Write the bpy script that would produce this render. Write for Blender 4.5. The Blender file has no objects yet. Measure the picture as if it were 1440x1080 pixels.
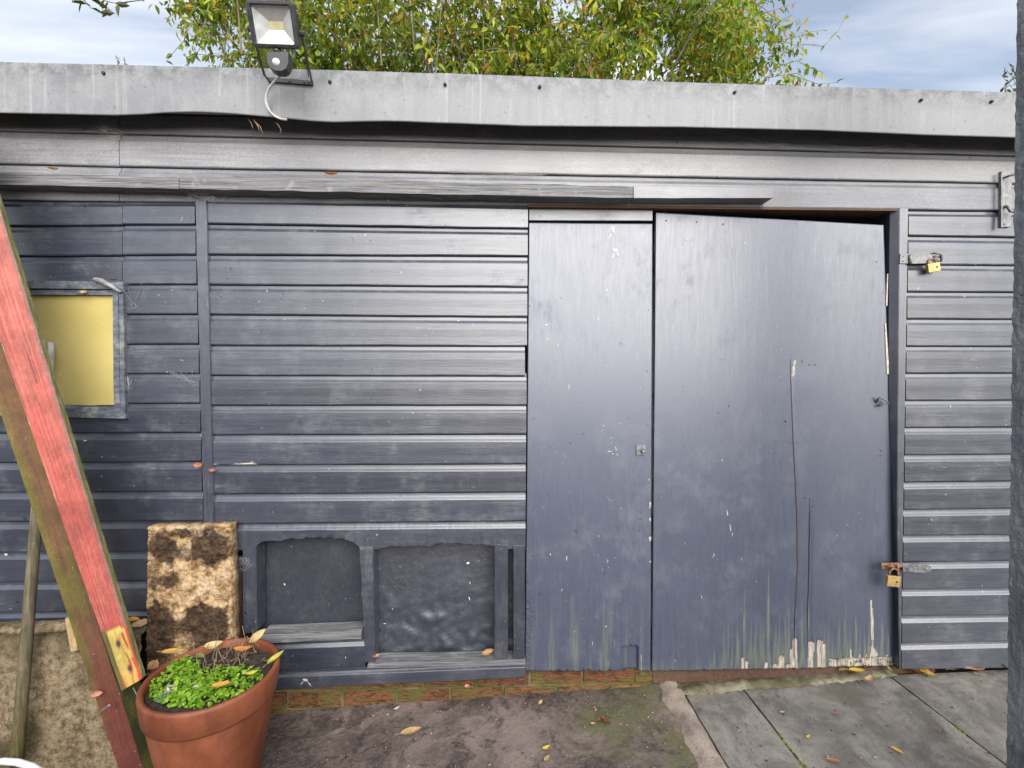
import bpy, math, random
from mathutils import Vector, Matrix, noise
random.seed(7)
C = bpy.context.scene.collection
S = bpy.context.scene
R = math.radians

# ------------------------------------------------------------ camera
F_PX, DIST, EYE = 650.0, 1.88, 1.313
yaw, pitch, roll = R(2.29), R(-1.438), R(0.165)
fwd = Vector((math.sin(yaw) * math.cos(pitch), math.cos(yaw) * math.cos(pitch), math.sin(pitch)))
r0 = fwd.cross(Vector((0, 0, 1))).normalized()
u0 = r0.cross(fwd)
rgt = r0 * math.cos(roll) + u0 * math.sin(roll)
upv = rgt.cross(fwd)
CAM = Vector((0, -DIST, EYE))
cd = bpy.data.cameras.new('camera')
cam = bpy.data.objects.new('camera', cd)
C.objects.link(cam)
cam.matrix_world = Matrix((rgt, upv, -fwd)).transposed().to_4x4()
cam.location = CAM
cd.sensor_width = 36
cd.lens = F_PX / 1440 * 36
cd.clip_start = 0.02
cd.clip_end = 2000
S.camera = cam

# ------------------------------------------------------------ light
SUN_EL, SUN_AZ = R(27), R(15)      # azimuth measured from straight behind the camera towards the right
w = bpy.data.worlds.new('World')
S.world = w
w.use_nodes = True
wt = w.node_tree
wt.nodes.clear()
wo = wt.nodes.new('ShaderNodeOutputWorld')
bg = wt.nodes.new('ShaderNodeBackground')
sky = wt.nodes.new('ShaderNodeTexSky')
sky.sky_type = 'NISHITA'
sky.sun_disc = False
sky.sun_elevation = SUN_EL
sky.sun_rotation = math.pi - SUN_AZ
sky.dust_density = 1.5
sky.ozone_density = 2.0
bg.inputs['Strength'].default_value = 0.15
tc = wt.nodes.new('ShaderNodeTexCoord')
sp = wt.nodes.new('ShaderNodeSeparateXYZ')
wt.links.new(tc.outputs['Generated'], sp.inputs[0])
dz = wt.nodes.new('ShaderNodeMath'); dz.operation = 'MAXIMUM'; dz.inputs[1].default_value = 0.08
wt.links.new(sp.outputs['Z'], dz.inputs[0])
vd = wt.nodes.new('ShaderNodeVectorMath'); vd.operation = 'DIVIDE'
wt.links.new(tc.outputs['Generated'], vd.inputs[0])
cx = wt.nodes.new('ShaderNodeCombineXYZ')
for i in range(3): wt.links.new(dz.outputs[0], cx.inputs[i])
wt.links.new(cx.outputs[0], vd.inputs[1])
SKYX = 3.1
mp = wt.nodes.new('ShaderNodeMapping')
mp.inputs['Rotation'].default_value = (0, 0, R(35))
mp.inputs['Scale'].default_value = (0.5, 1.5, 0.3)
mp.inputs['Location'].default_value = (SKYX, 0.2, 0)
wt.links.new(vd.outputs[0], mp.inputs[0])
cn = wt.nodes.new('ShaderNodeTexNoise')
cn.inputs['Scale'].default_value = 1.1
cn.inputs['Detail'].default_value = 7
cn.inputs['Roughness'].default_value = 0.52
cn.inputs['Distortion'].default_value = 0.3
wt.links.new(mp.outputs[0], cn.inputs['Vector'])
cr = wt.nodes.new('ShaderNodeMapRange')
cr.inputs['From Min'].default_value = 0.36
cr.inputs['From Max'].default_value = 0.62
cr.inputs['To Min'].default_value = 0.25
wt.links.new(cn.outputs['Fac'], cr.inputs['Value'])
mx = wt.nodes.new('ShaderNodeMix'); mx.data_type = 'RGBA'
wt.links.new(cr.outputs[0], mx.inputs['Factor'])
wt.links.new(sky.outputs[0], mx.inputs['A'])
mx.inputs['B'].default_value = (5.6, 5.75, 6.0, 1)
wt.links.new(mx.outputs['Result'], bg.inputs['Color'])
wt.links.new(bg.outputs[0], wo.inputs[0])

sd = bpy.data.lights.new('sun', 'SUN')
sd.energy = 5.0
sd.angle = R(62)
sd.color = (1.0, 0.965, 0.93)
sun = bpy.data.objects.new('sun', sd)
C.objects.link(sun)
sdir = Vector((math.sin(SUN_AZ) * math.cos(SUN_EL), -math.cos(SUN_AZ) * math.cos(SUN_EL), math.sin(SUN_EL)))
sun.rotation_euler = sdir.to_track_quat('Z', 'Y').to_euler()
sun.location = (0, -6, 9)
S.view_settings.view_transform = 'Standard'
S.view_settings.look = 'None'
S.view_settings.gamma = 1
S.view_settings.use_curve_mapping = False
S.view_settings.exposure = 0.42

# ------------------------------------------------------------ helpers
def W(px, py, y=0.0):
    """the point of the plane y = const that the photograph shows at (px, py)"""
    d = rgt * ((px - 720) / F_PX) + upv * ((540 - py) / F_PX) + fwd
    return CAM + d * ((y + DIST) / d.y)

def lerp(a, b, t): return a + (b - a) * t
def sstep(a, b, x):
    t = min(1, max(0, (x - a) / (b - a))); return t * t * (3 - 2 * t)
def interp(pts, x):
    if x <= pts[0][0]: return pts[0][1]
    for (a, va), (b, vb) in zip(pts, pts[1:]):
        if x <= b: return va + (vb - va) * (x - a) / (b - a)
    return pts[-1][1]
def nz(x, y=0.0, z=0.0): return noise.noise((x, y, z))

WLOC = {}
class MB:
    def __init__(s): s.v, s.f, s.a = [], [], {}
    def vert(s, p, **at):
        s.v.append(Vector(p))
        for k, val in at.items(): s.a.setdefault(k, {})[len(s.v) - 1] = val
        return len(s.v) - 1
    def face(s, *ix): s.f.append(tuple(ix))
    def poly(s, pts): s.face(*[s.vert(p) for p in pts])
    def hexa(s, fr, bk):
        """front quad (4 points, anticlockwise seen from the front) joined to a back quad"""
        a = [s.vert(p) for p in fr]; b = [s.vert(p) for p in bk]
        s.face(*a); s.face(*b[::-1])
        for i in range(4):
            j = (i + 1) % 4
            s.face(a[j], a[i], b[i], b[j])
    def box(s, lo, hi):
        x0, y0, z0 = lo; x1, y1, z1 = hi
        s.hexa([(x0, y0, z0), (x1, y0, z0), (x1, y0, z1), (x0, y0, z1)], [(x0, y1, z0), (x1, y1, z0), (x1, y1, z1), (x0, y1, z1)])
    def grid(s, rows, close=False):
        """rows: list of lists of vertex ids"""
        for a, b in zip(rows, rows[1:]):
            n = len(a)
            for i in range(n if close else n - 1):
                j = (i + 1) % n
                s.face(a[i], a[j], b[j], b[i])
    def tube(s, pts, rad, n=8, caps=True):
        pts = [Vector(p) for p in pts]
        rr = rad if isinstance(rad, (list, tuple)) else [rad] * len(pts)
        t0 = (pts[1] - pts[0]).normalized()
        nx = t0.orthogonal().normalized()
        rows = []
        for i, p in enumerate(pts):
            t = (pts[min(i + 1, len(pts) - 1)] - pts[max(i - 1, 0)]).normalized()
            nx = (nx - t * nx.dot(t)).normalized()
            bn = t.cross(nx)
            rows.append([s.vert(p + (nx * math.cos(q) + bn * math.sin(q)) * rr[i]) for q in [2 * math.pi * k / n for k in range(n)]])
        s.grid(rows, True)
        if caps:
            s.face(*rows[0][::-1]); s.face(*rows[-1])
    def lathe(s, prof, cen, n=48):
        rows = []
        for r, z in prof:
            rows.append([s.vert((cen[0] + r * math.cos(q), cen[1] + r * math.sin(q), cen[2] + z)) for q in [2 * math.pi * k / n for k in range(n)]])
        s.grid(rows, True)
        return rows
    def build(s, name, mat, parent=None, smooth=False, bevel=0, local=False):
        if local: c = Vector((0, 0, 0))
        else:
            c = Vector((0, 0, 0))
            for p in s.v: c += p
            c /= max(1, len(s.v))
        me = bpy.data.meshes.new(name)
        me.from_pydata([p - c for p in s.v], [], s.f)
        if smooth: me.polygons.foreach_set('use_smooth', [True] * len(me.polygons))
        for k, d in s.a.items():
            ex = next(iter(d.values()))
            if isinstance(ex, (tuple, list)):
                at = me.attributes.new(k, 'FLOAT_COLOR', 'POINT')
                for i, val in d.items(): at.data[i].color = (*val[:3], 1)
            else:
                at = me.attributes.new(k, 'FLOAT', 'POINT')
                for i, val in d.items(): at.data[i].value = val
        me.materials.append(mat)
        me.update()
        o = bpy.data.objects.new(name, me)
        C.objects.link(o)
        if bevel:
            b = o.modifiers.new('bevel', 'BEVEL'); b.width = bevel; b.segments = 2; b.limit_method = 'ANGLE'; b.angle_limit = R(40)
        place(o, c, parent)
        return o

def place(o, c, parent=None):
    c = Vector(c)
    WLOC[o.name] = c
    if parent is not None:
        o.parent = parent
        o.location = c - WLOC[parent.name]
    else:
        o.location = c

def tag(o, label, cat=None, group=None, kind=None):
    if label: o['label'] = label
    if cat: o['category'] = cat
    if group: o['group'] = group
    if kind: o['kind'] = kind
    return o

def thing(name, loc, label, cat, group=None):
    o = bpy.data.objects.new(name, None)
    o.empty_display_size = 0.1
    C.objects.link(o)
    place(o, loc)
    return tag(o, label, cat, group)

def fixnormals(o):
    import bmesh
    bm = bmesh.new(); bm.from_mesh(o.data)
    bmesh.ops.recalc_face_normals(bm, faces=bm.faces)
    bm.to_mesh(o.data); bm.free()

# ------------------------------------------------------------ materials
class NT:
    def __init__(s, name):
        s.m = bpy.data.materials.new(name)
        s.m.use_nodes = True
        s.t = s.m.node_tree
        s.t.nodes.clear()
        s.out = s.t.nodes.new('ShaderNodeOutputMaterial')
        s.b = s.t.nodes.new('ShaderNodeBsdfPrincipled')
        s.t.links.new(s.b.outputs[0], s.out.inputs[0])
        g = s.t.nodes.new('ShaderNodeNewGeometry')
        oi = s.t.nodes.new('ShaderNodeObjectInfo')
        s.oi = oi
        s.geo = g
        mul = s.t.nodes.new('ShaderNodeVectorMath'); mul.operation = 'MULTIPLY_ADD'
        cb = s.t.nodes.new('ShaderNodeCombineXYZ')
        for i in range(3): s.t.links.new(oi.outputs['Random'], cb.inputs[i])
        s.t.links.new(cb.outputs[0], mul.inputs[0])
        mul.inputs[1].default_value = (17.3, 11.1, 23.7)
        s.t.links.new(g.outputs['Position'], mul.inputs[2])
        s.pos = mul.outputs[0]
        s.raw = g.outputs['Position']
    def L(s, a, b): s.t.links.new(a, b)
    def noise(s, scale, detail=4, rough=0.55, vscale=None, dist=0, raw=False, vec=None):
        v = vec or (s.raw if raw else s.pos)
        if vscale:
            m = s.t.nodes.new('ShaderNodeMapping'); m.inputs['Scale'].default_value = vscale
            s.L(v, m.inputs[0]); v = m.outputs[0]
        n = s.t.nodes.new('ShaderNodeTexNoise')
        n.inputs['Scale'].default_value = scale; n.inputs['Detail'].default_value = detail
        n.inputs['Roughness'].default_value = rough; n.inputs['Distortion'].default_value = dist
        s.L(v, n.inputs['Vector'])
        return n.outputs['Fac']
    def ramp(s, f, a, b, lo=0.0, hi=1.0, smooth=True):
        n = s.t.nodes.new('ShaderNodeMapRange')
        if smooth: n.interpolation_type = 'SMOOTHSTEP'
        n.inputs['From Min'].default_value = a; n.inputs['From Max'].default_value = b
        n.inputs['To Min'].default_value = lo; n.inputs['To Max'].default_value = hi
        s.L(f, n.inputs['Value'])
        return n.outputs[0]
    def math(s, op, a, b):
        n = s.t.nodes.new('ShaderNodeMath'); n.operation = op
        for i, x in enumerate((a, b)):
            if isinstance(x, (int, float)): n.inputs[i].default_value = x
            else: s.L(x, n.inputs[i])
        return n.outputs[0]
    def mix(s, f, a, b, mode='MIX'):
        n = s.t.nodes.new('ShaderNodeMix'); n.data_type = 'RGBA'; n.blend_type = mode
        for key, x in (('Factor', f), ('A', a), ('B', b)):
            if isinstance(x, (int, float)): n.inputs[key].default_value = x
            elif isinstance(x, tuple): n.inputs[key].default_value = (*x[:3], 1)
            else: s.L(x, n.inputs[key])
        return n.outputs['Result']
    def attr(s, name, out='Fac'):
        n = s.t.nodes.new('ShaderNodeAttribute'); n.attribute_name = name
        return n.outputs[out]
    def bump(s, h, dist, strength=1.0, prev=None):
        n = s.t.nodes.new('ShaderNodeBump')
        n.inputs['Distance'].default_value = dist; n.inputs['Strength'].default_value = strength
        s.L(h, n.inputs['Height'])
        if prev: s.L(prev, n.inputs['Normal'])
        return n.outputs[0]
    def set(s, col=None, rough=None, normal=None, metal=None, spec=None, **kw):
        for key, x in (('Base Color', col), ('Roughness', rough), ('Normal', normal), ('Metallic', metal), ('Specular IOR Level', spec)):
            if x is None: continue
            if isinstance(x, (int, float)): s.b.inputs[key].default_value = x
            elif isinstance(x, tuple): s.b.inputs[key].default_value = (*x[:3], 1)
            else: s.L(x, s.b.inputs[key])
        for k, x in kw.items(): s.b.inputs[k].default_value = x
        return s.m

def slate_paint(name, grain, dark=(0.019, 0.024, 0.040), pale=(0.047, 0.055, 0.077), dust=0.22, rough=0.40, lump=0.0, spec=1.0, coat=0.8):
    """worn dark slate-blue paint over timber; grain = texture scale along / across the wood"""
    n = NT(name)
    g1 = n.noise(1.0, 5, 0.6, grain, 0.4)
    g2 = n.noise(1.0, 3, 0.5, tuple(q * 2.6 for q in grain))
    blo = n.noise(2.3, 5, 0.6)
    f = n.math('MULTIPLY', n.ramp(g1, 0.2, 0.85), n.ramp(blo, 0.25, 0.8))
    col = n.mix(f, dark, pale)
    col = n.mix(1.0, col, n.mix(n.ramp(n.oi.outputs['Random'], 0.0, 1.0, smooth=False), (0.72, 0.74, 0.78), (1.32, 1.28, 1.22)), 'MULTIPLY')
    fine = n.noise(210, 3, 0.6)
    col = n.mix(1.0, col, n.mix(n.ramp(fine, 0.3, 0.7), (0.78, 0.78, 0.8), (1.25, 1.25, 1.22)), 'MULTIPLY')
    # chalky bloom and dust
    d1 = n.math('MULTIPLY', n.ramp(n.noise(7, 8, 0.72), 0.44, 0.74), n.ramp(g2, 0.35, 0.65, 0.3, 1.0))
    col = n.mix(n.math('MULTIPLY', d1, dust), col, (0.24, 0.24, 0.25))
    # flecks and pinholes
    fl = n.ramp(n.noise(85, 2, 0.5), 0.72, 0.75)
    flm = n.ramp(n.noise(6, 3, 0.6), 0.5, 0.62)
    col = n.mix(n.math('MULTIPLY', fl, flm), col, (0.42, 0.39, 0.35))
    chip = n.math('MULTIPLY', n.ramp(n.noise(1.0, 4, 0.65, tuple(q ** 0.5 * 11 for q in grain)), 0.66, 0.70), n.ramp(n.noise(4, 3, 0.6), 0.54, 0.62))
    col = n.mix(n.math('MULTIPLY', chip, 0.75), col, n.mix(n.ramp(blo, 0.45, 0.55), (0.26, 0.17, 0.10), (0.30, 0.30, 0.30)))
    hole = n.ramp(n.noise(38, 1, 0.5), 0.765, 0.785)
    col = n.mix(n.math('MULTIPLY', hole, 0.8), col, (0.008, 0.008, 0.01))
    # algae and bare wood where the mesh says so
    alg = n.attr('alg')
    col = n.mix(n.math('MULTIPLY', alg, n.ramp(g1, 0.3, 0.7, 0.35, 1.0)), col, (0.165, 0.190, 0.115))
    bare = n.mix(n.ramp(g2, 0.35, 0.65), (0.26, 0.20, 0.14), (0.48, 0.43, 0.37))
    wear = n.ramp(n.math('ADD', n.attr('wear'), n.math('MULTIPLY', n.math('SUBTRACT', g2, 0.5), 0.9)), 0.42, 0.55)
    col = n.mix(wear, col, bare)
    h = n.math('ADD', n.math('MULTIPLY', g1, 0.55), n.math('MULTIPLY', g2, 0.35))
    h = n.math('SUBTRACT', h, n.math('MULTIPLY', hole, 0.4))
    h = n.math('SUBTRACT', h, n.math('MULTIPLY', wear, 0.3))
    bp = n.bump(h, 0.0008, 0.8)
    if lump:
        bp = n.bump(n.noise(16, 3, 0.5), lump, 0.9, bp)
    ro = n.ramp(d1, 0.0, 1.0, rough - 0.03, rough + 0.16)
    ro = n.math('ADD', ro, n.ramp(g1, 0.3, 0.7, -0.015, 0.03))
    n.L(n.math('MULTIPLY', n.ramp(n.math('ADD', n.math('MULTIPLY', g1, 0.5), n.math('MULTIPLY', blo, 0.5)), 0.36, 0.62, 1.0, 0.82), coat), n.b.inputs['Coat Weight'])
    ro = n.math('ADD', ro, n.math('MULTIPLY', wear, 0.25))
    n.L(ro, n.b.inputs['Coat Roughness'])
    n.L(bp, n.b.inputs['Coat Normal'])
    return n.set(col, ro, bp, spec=spec)

GX, GZ = (6, 30, 105), (105, 30, 6)
M = {}
M['board'] = slate_paint('slate_paint_boards', GX)
M['pale_board'] = slate_paint('pale_paint_boards', GX, dark=(0.12, 0.123, 0.137), pale=(0.30, 0.295, 0.305), dust=0.5, rough=0.52, coat=0.25, spec=0.8)  # paler, greyer variant of the board paint
M['batten'] = slate_paint('slate_paint_upright', GZ)
M['door'] = slate_paint('slate_paint_plywood', (110, 40, 9), dust=0.16, rough=0.47, coat=1.0, dark=(0.040, 0.053, 0.094), pale=(0.062, 0.078, 0.124))
M['panel'] = slate_paint('slate_paint_patch', (30, 30, 30), dust=0.08, rough=0.52, lump=0.006, dark=(0.017, 0.021, 0.034), pale=(0.038, 0.044, 0.064), coat=0.5)
M['panelplain'] = slate_paint('slate_paint_back_panel', (60, 30, 40), dust=0.12, rough=0.6, dark=(0.014, 0.017, 0.026), pale=(0.032, 0.038, 0.052), coat=0.2, spec=0.5)

def colwood(name, grain, rough=0.75, bump=0.002, var=0.5, spec=0.35):
    n = NT(name)
    g1 = n.noise(1.0, 5, 0.6, grain, 0.6)
    g2 = n.noise(9, 6, 0.65)
    c = n.attr('Col', 'Color')
    k = n.mix(n.ramp(g1, 0.3, 0.7), (1 - var,) * 3, (1 + var * 0.6,) * 3)
    col = n.mix(1.0, c, k, 'MULTIPLY')
    col = n.mix(1.0, col, n.mix(n.ramp(g2, 0.3, 0.7), (0.72, 0.74, 0.72), (1.2, 1.17, 1.15)), 'MULTIPLY')
    sp_ = n.ramp(n.noise(120, 2, 0.5), 0.73, 0.76)
    col = n.mix(n.math('MULTIPLY', sp_, 0.5), col, (0.5, 0.45, 0.4))
    return n.set(col, rough, n.bump(g1, bump, 0.9), spec=spec)

n = NT('weathered_ledge_wood')
g = n.noise(1.0, 6, 0.7, (4, 60, 190), 0.8); g2 = n.noise(1.0, 3, 0.6, (3, 40, 60), 0.5)
col = n.mix(n.ramp(g, 0.3, 0.7), (0.055, 0.056, 0.064), (0.25, 0.245, 0.25))
col = n.mix(n.math('MULTIPLY', n.ramp(g2, 0.6, 0.66), n.ramp(n.noise(3, 3), 0.5, 0.62)), col, (0.25, 0.17, 0.10))
col = n.mix(n.math('MULTIPLY', n.ramp(n.noise(14, 4, 0.6), 0.6, 0.75), 0.5), col, (0.36, 0.36, 0.36))
M['ledge'] = n.set(col, 0.72, n.bump(g, 0.004, 1.0), spec=0.4)

n = NT('fascia_sheet')
st = n.noise(1.0, 5, 0.65, (26, 26, 2.2)); bl = n.noise(6, 6, 0.7); sm = n.noise(1.0, 4, 0.6, (9, 9, 4))
col = n.mix(n.ramp(bl, 0.3, 0.72), (0.168, 0.173, 0.180), (0.226, 0.231, 0.239))
col = n.mix(n.math('MULTIPLY', n.ramp(st, 0.45, 0.72), 0.32), col, (0.115, 0.12, 0.125))
col = n.mix(n.math('MULTIPLY', n.ramp(sm, 0.56, 0.75), 0.35), col, (0.31, 0.318, 0.325))
topm = n.attr('top')
col = n.mix(n.math('MULTIPLY', n.math('MULTIPLY', topm, n.ramp(n.noise(18, 6, 0.75), 0.38, 0.62)), 0.85), col, (0.085, 0.09, 0.092))
col = n.mix(n.math('MULTIPLY', n.ramp(n.noise(55, 3, 0.6), 0.64, 0.72), 0.6), col, (0.08, 0.08, 0.08))
gr = n.noise(150, 4, 0.7)
col = n.mix(1.0, col, n.mix(n.ramp(gr, 0.3, 0.7), (0.9, 0.9, 0.9), (1.1, 1.1, 1.1)), 'MULTIPLY')
dr = n.ramp(n.noise(1.0, 4, 0.7, (42, 42, 1.3)), 0.58, 0.70)
col = n.mix(n.math('MULTIPLY', dr, 0.2), col, (0.46, 0.47, 0.47))
M['fascia'] = n.set(col, n.ramp(bl, 0.3, 0.7, 0.42, 0.62), n.bump(bl, 0.0015, 0.5), spec=0.5)

def plain(name, col, rough=0.5, metal=0.0, spec=0.5, var=0.25, scale=30, bump=0.0006, **kw):
    n = NT(name)
    f = n.noise(scale, 5, 0.6)
    c = n.mix(n.ramp(f, 0.3, 0.7), tuple(q * (1 - var) for q in col), tuple(min(1, q * (1 + var)) for q in col))
    return n.set(c, n.ramp(f, 0.3, 0.7, max(0.05, rough - 0.08), rough + 0.08), n.bump(f, bump, 0.6), metal, spec, **kw)

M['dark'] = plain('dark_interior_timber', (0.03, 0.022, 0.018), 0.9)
M['brownwood'] = plain('bare_brown_timber', (0.10, 0.055, 0.035), 0.85, scale=60, bump=0.002)
M['felt'] = plain('roof_felt', (0.09, 0.09, 0.09), 0.95, scale=80, bump=0.003)
M['screw'] = plain('dark_screw', (0.04, 0.045, 0.05), 0.5, 0.6)
M['blackplastic'] = plain('black_plastic', (0.035, 0.035, 0.038), 0.5, var=0.35, scale=40)
M['lens'] = plain('pir_lens', (0.7, 0.7, 0.68), 0.3, var=0.05)
M['reflector'] = plain('lamp_reflector', (0.62, 0.63, 0.62), 0.38, 0.35, var=0.08)
M['led'] = plain('led_panel', (0.62, 0.57, 0.33), 0.5, var=0.1)
M['cable'] = plain('grey_white_cable', (0.50, 0.49, 0.45), 0.5, var=0.15)
M['galv'] = plain('painted_steel', (0.15, 0.155, 0.165), 0.5, 0.3, var=0.45, scale=70, bump=0.002)
M['galvpale'] = plain('pale_steel', (0.21, 0.21, 0.21), 0.55, 0.2, var=0.35, scale=60, bump=0.001)
M['brass'] = plain('brass', (0.46, 0.33, 0.13), 0.5, 0.5, var=0.2, scale=50)
M['rusty'] = plain('rusty_steel', (0.27, 0.14, 0.08), 0.6, 0.4, var=0.5, scale=90, bump=0.001)
M['windowpane'] = None
n = NT('yellowed_pane')
f = n.noise(3.2, 4, 0.55); sp2 = n.ramp(n.noise(45, 2, 0.5), 0.70, 0.74)
col = n.mix(n.ramp(f, 0.3, 0.75), (0.37, 0.30, 0.095), (0.44, 0.36, 0.13))
col = n.mix(n.math('MULTIPLY', sp2, 0.6), col, (0.55, 0.50, 0.28))
col = n.mix(n.math('MULTIPLY', n.ramp(n.noise(11, 5, 0.65), 0.55, 0.8), 0.35), col, (0.40, 0.36, 0.19))
M['windowpane'] = n.set(col, n.ramp(f, 0.3, 0.7, 0.6, 0.75), n.bump(n.noise(20, 3), 0.0008, 0.5), spec=0.3)
n = NT('window_frame_paint')
f = n.noise(1.0, 5, 0.65, (25, 25, 60)); f2 = n.noise(14, 5, 0.7)
col = n.mix(n.ramp(f, 0.35, 0.7), (0.05, 0.06, 0.08), (0.13, 0.14, 0.165))
col = n.mix(n.math('MULTIPLY', n.ramp(f2, 0.5, 0.66), n.attr('wear')), col, (0.24, 0.26, 0.235))
col = n.mix(n.math('MULTIPLY', n.ramp(n.noise(22, 4, 0.6), 0.58, 0.7), 0.5), col, (0.13, 0.15, 0.08))
M['winframe'] = n.set(col, 0.55, n.bump(f2, 0.002, 0.8))

n = NT('house_render')
f = n.noise(46, 4, 0.62, (1, 1.0, 1.0), 0.5); f2 = n.noise(3, 5, 0.6)
col = n.mix(n.ramp(f2, 0.3, 0.7), (0.12, 0.128, 0.15), (0.26, 0.268, 0.29))
M['render'] = n.set(col, 0.5, n.bump(f, 0.010, 1.0), spec=0.5)

n = NT('rustic_brick')
f = n.noise(1.0, 5, 0.65, (26, 60, 75), 0.9); f2 = n.noise(9, 5, 0.65)
oi = n.oi.outputs['Random']
col = n.mix(oi, (0.17, 0.068, 0.034), (0.23, 0.115, 0.042))
col = n.mix(n.ramp(f, 0.55, 0.36), col, (0.06, 0.035, 0.02))
col = n.mix(n.math('MULTIPLY', n.ramp(f2, 0.47, 0.62), 0.75), col, (0.12, 0.12, 0.03))
M['brick'] = n.set(col, 0.85, n.bump(f, 0.012, 1.0), spec=0.25)
n = NT('mossy_mortar')
f = n.noise(30, 5, 0.65); f2 = n.noise(7, 4)
col = n.mix(n.ramp(f2, 0.4, 0.65), (0.085, 0.095, 0.028), (0.17, 0.145, 0.085))
col = n.mix(n.ramp(f, 0.55, 0.7), col, (0.06, 0.06, 0.03))
M['mortar'] = n.set(col, 0.95, n.bump(f, 0.006, 1.0), spec=0.2)
n = NT('mortar_fillet')
f = n.noise(40, 6, 0.7); f2 = n.noise(6, 5, 0.65)
col = n.mix(n.ramp(f2, 0.38, 0.6), (0.11, 0.10, 0.055), (0.27, 0.24, 0.17))
col = n.mix(n.ramp(f, 0.55, 0.75), col, (0.10, 0.095, 0.06))
M['fillet'] = n.set(col, 0.95, n.bump(f, 0.006, 1.0), spec=0.2)

n = NT('stained_concrete')
f = n.noise(1.9, 8, 0.66, raw=True, dist=0.4); f2 = n.noise(60, 5, 0.7, raw=True); f3 = n.noise(7, 6, 0.7, raw=True, dist=0.6)
col = n.mix(n.ramp(f, 0.36, 0.64), (0.032, 0.022, 0.018), (0.205, 0.155, 0.135))
col = n.mix(n.math('MULTIPLY', n.ramp(f3, 0.47, 0.60), 0.85), col, (0.030, 0.022, 0.019))
col = n.mix(n.ramp(f2, 0.35, 0.7, 0.0, 0.3), col, (0.25, 0.21, 0.19))
col = n.mix(n.math('MULTIPLY', n.attr('alg'), n.ramp(n.noise(11, 6, 0.7, raw=True), 0.35, 0.6)), col, (0.10, 0.10, 0.042))
col = n.mix(n.math('MULTIPLY', n.attr('soil'), n.ramp(n.noise(18, 6, 0.7, raw=True), 0.3, 0.55)), col, (0.018, 0.014, 0.012))
col = n.mix(n.ramp(n.noise(150, 2, 0.5, raw=True), 0.70, 0.74, 0, 0.6), col, (0.5, 0.46, 0.42))
bp = n.bump(f2, 0.004, 0.8); bp = n.bump(f3, 0.012, 0.7, bp)
M['concrete'] = n.set(col, n.ramp(f3, 0.4, 0.65, 0.85, 0.6), bp, spec=0.4)
n = NT('slate_slab')
f = n.noise(1.0, 7, 0.72, (6, 5, 6), 0.5); f2 = n.noise(70, 5, 0.7); f3 = n.noise(1.0, 6, 0.68, (22, 14, 22), 0.3)
col = n.mix(n.ramp(f, 0.35, 0.66), (0.115, 0.106, 0.093), (0.24, 0.222, 0.195))
col = n.mix(n.math('MULTIPLY', n.ramp(f3, 0.5, 0.7), 0.45), col, (0.07, 0.066, 0.060))
col = n.mix(n.math('MULTIPLY', n.ramp(n.noise(3.3, 6, 0.7), 0.52, 0.7), 0.55), col, (0.115, 0.085, 0.06))
col = n.mix(n.ramp(f2, 0.62, 0.75, 0, 0.4), col, (0.25, 0.24, 0.22))
bp = n.bump(f2, 0.0025, 0.8); bp = n.bump(f3, 0.006, 0.8, bp)
M['slab'] = n.set(col, n.ramp(f, 0.35, 0.65, 0.5, 0.72), bp, spec=0.5)
n = NT('pink_concrete')
f = n.noise(120, 4, 0.7); f2 = n.noise(8, 5, 0.7)
col = n.mix(n.ramp(f2, 0.35, 0.65), (0.18, 0.145, 0.12), (0.34, 0.275, 0.225))
col = n.mix(n.ramp(f, 0.6, 0.72, 0, 0.6), col, (0.11, 0.10, 0.07))
M['pinkcon'] = n.set(col, 0.9, n.bump(f, 0.004, 0.9), spec=0.3)
M['earth'] = plain('bare_earth', (0.045, 0.038, 0.028), 0.95, scale=25, bump=0.01)
M['moss'] = plain('joint_moss', (0.10, 0.17, 0.02), 0.95, scale=90, bump=0.004, var=0.5)

n = NT('rough_cast_concrete')
f = n.noise(30, 8, 0.78, dist=0.15); f2 = n.noise(4.0, 8, 0.75); f3 = n.noise(55, 4, 0.7)
col = n.mix(n.ramp(f, 0.34, 0.64), (0.12, 0.083, 0.042), (0.42, 0.325, 0.205))
col = n.mix(n.math('MULTIPLY', n.ramp(f2, 0.54, 0.68), 0.7), col, (0.10, 0.075, 0.035))
col = n.mix(n.math('MULTIPLY', n.attr('alg'), 0.75), col, (0.055, 0.05, 0.018))
col = n.mix(n.math('MULTIPLY', n.attr('pale'), 0.8), col, (0.47, 0.44, 0.40))
col = n.mix(n.ramp(f3, 0.62, 0.72, 0, 0.7), col, (0.06, 0.045, 0.025))
bp = n.bump(f, 0.02, 1.0); bp = n.bump(f3, 0.006, 0.8, bp)
M['plinth'] = n.set(col, 0.92, bp, spec=0.2)

n = NT('crusted_stone')
f = n.noise(30, 9, 0.76, dist=0.1); f2 = n.noise(10, 9, 0.8, dist=0.2); f3 = n.noise(60, 4, 0.7)
col = n.mix(n.ramp(f, 0.36, 0.62), (0.20, 0.105, 0.032), (0.64, 0.46, 0.27))
col = n.mix(n.math('MULTIPLY', n.ramp(n.noise(11, 5, 0.7), 0.52, 0.66), 0.6), col, (0.60, 0.50, 0.40))
blk = n.ramp(n.math('ADD', n.attr('black'), n.math('ADD', n.math('MULTIPLY', n.math('SUBTRACT', f2, 0.5), 2.2), n.math('MULTIPLY', n.math('SUBTRACT', f, 0.5), 1.2))), 0.26, 0.70, 0.0, 0.97)
col = n.mix(blk, col, n.mix(n.ramp(f, 0.4, 0.7), (0.022, 0.014, 0.010), (0.13, 0.075, 0.038)))
bp = n.bump(f, 0.014, 1.0); bp = n.bump(f3, 0.004, 0.8, bp)
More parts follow.
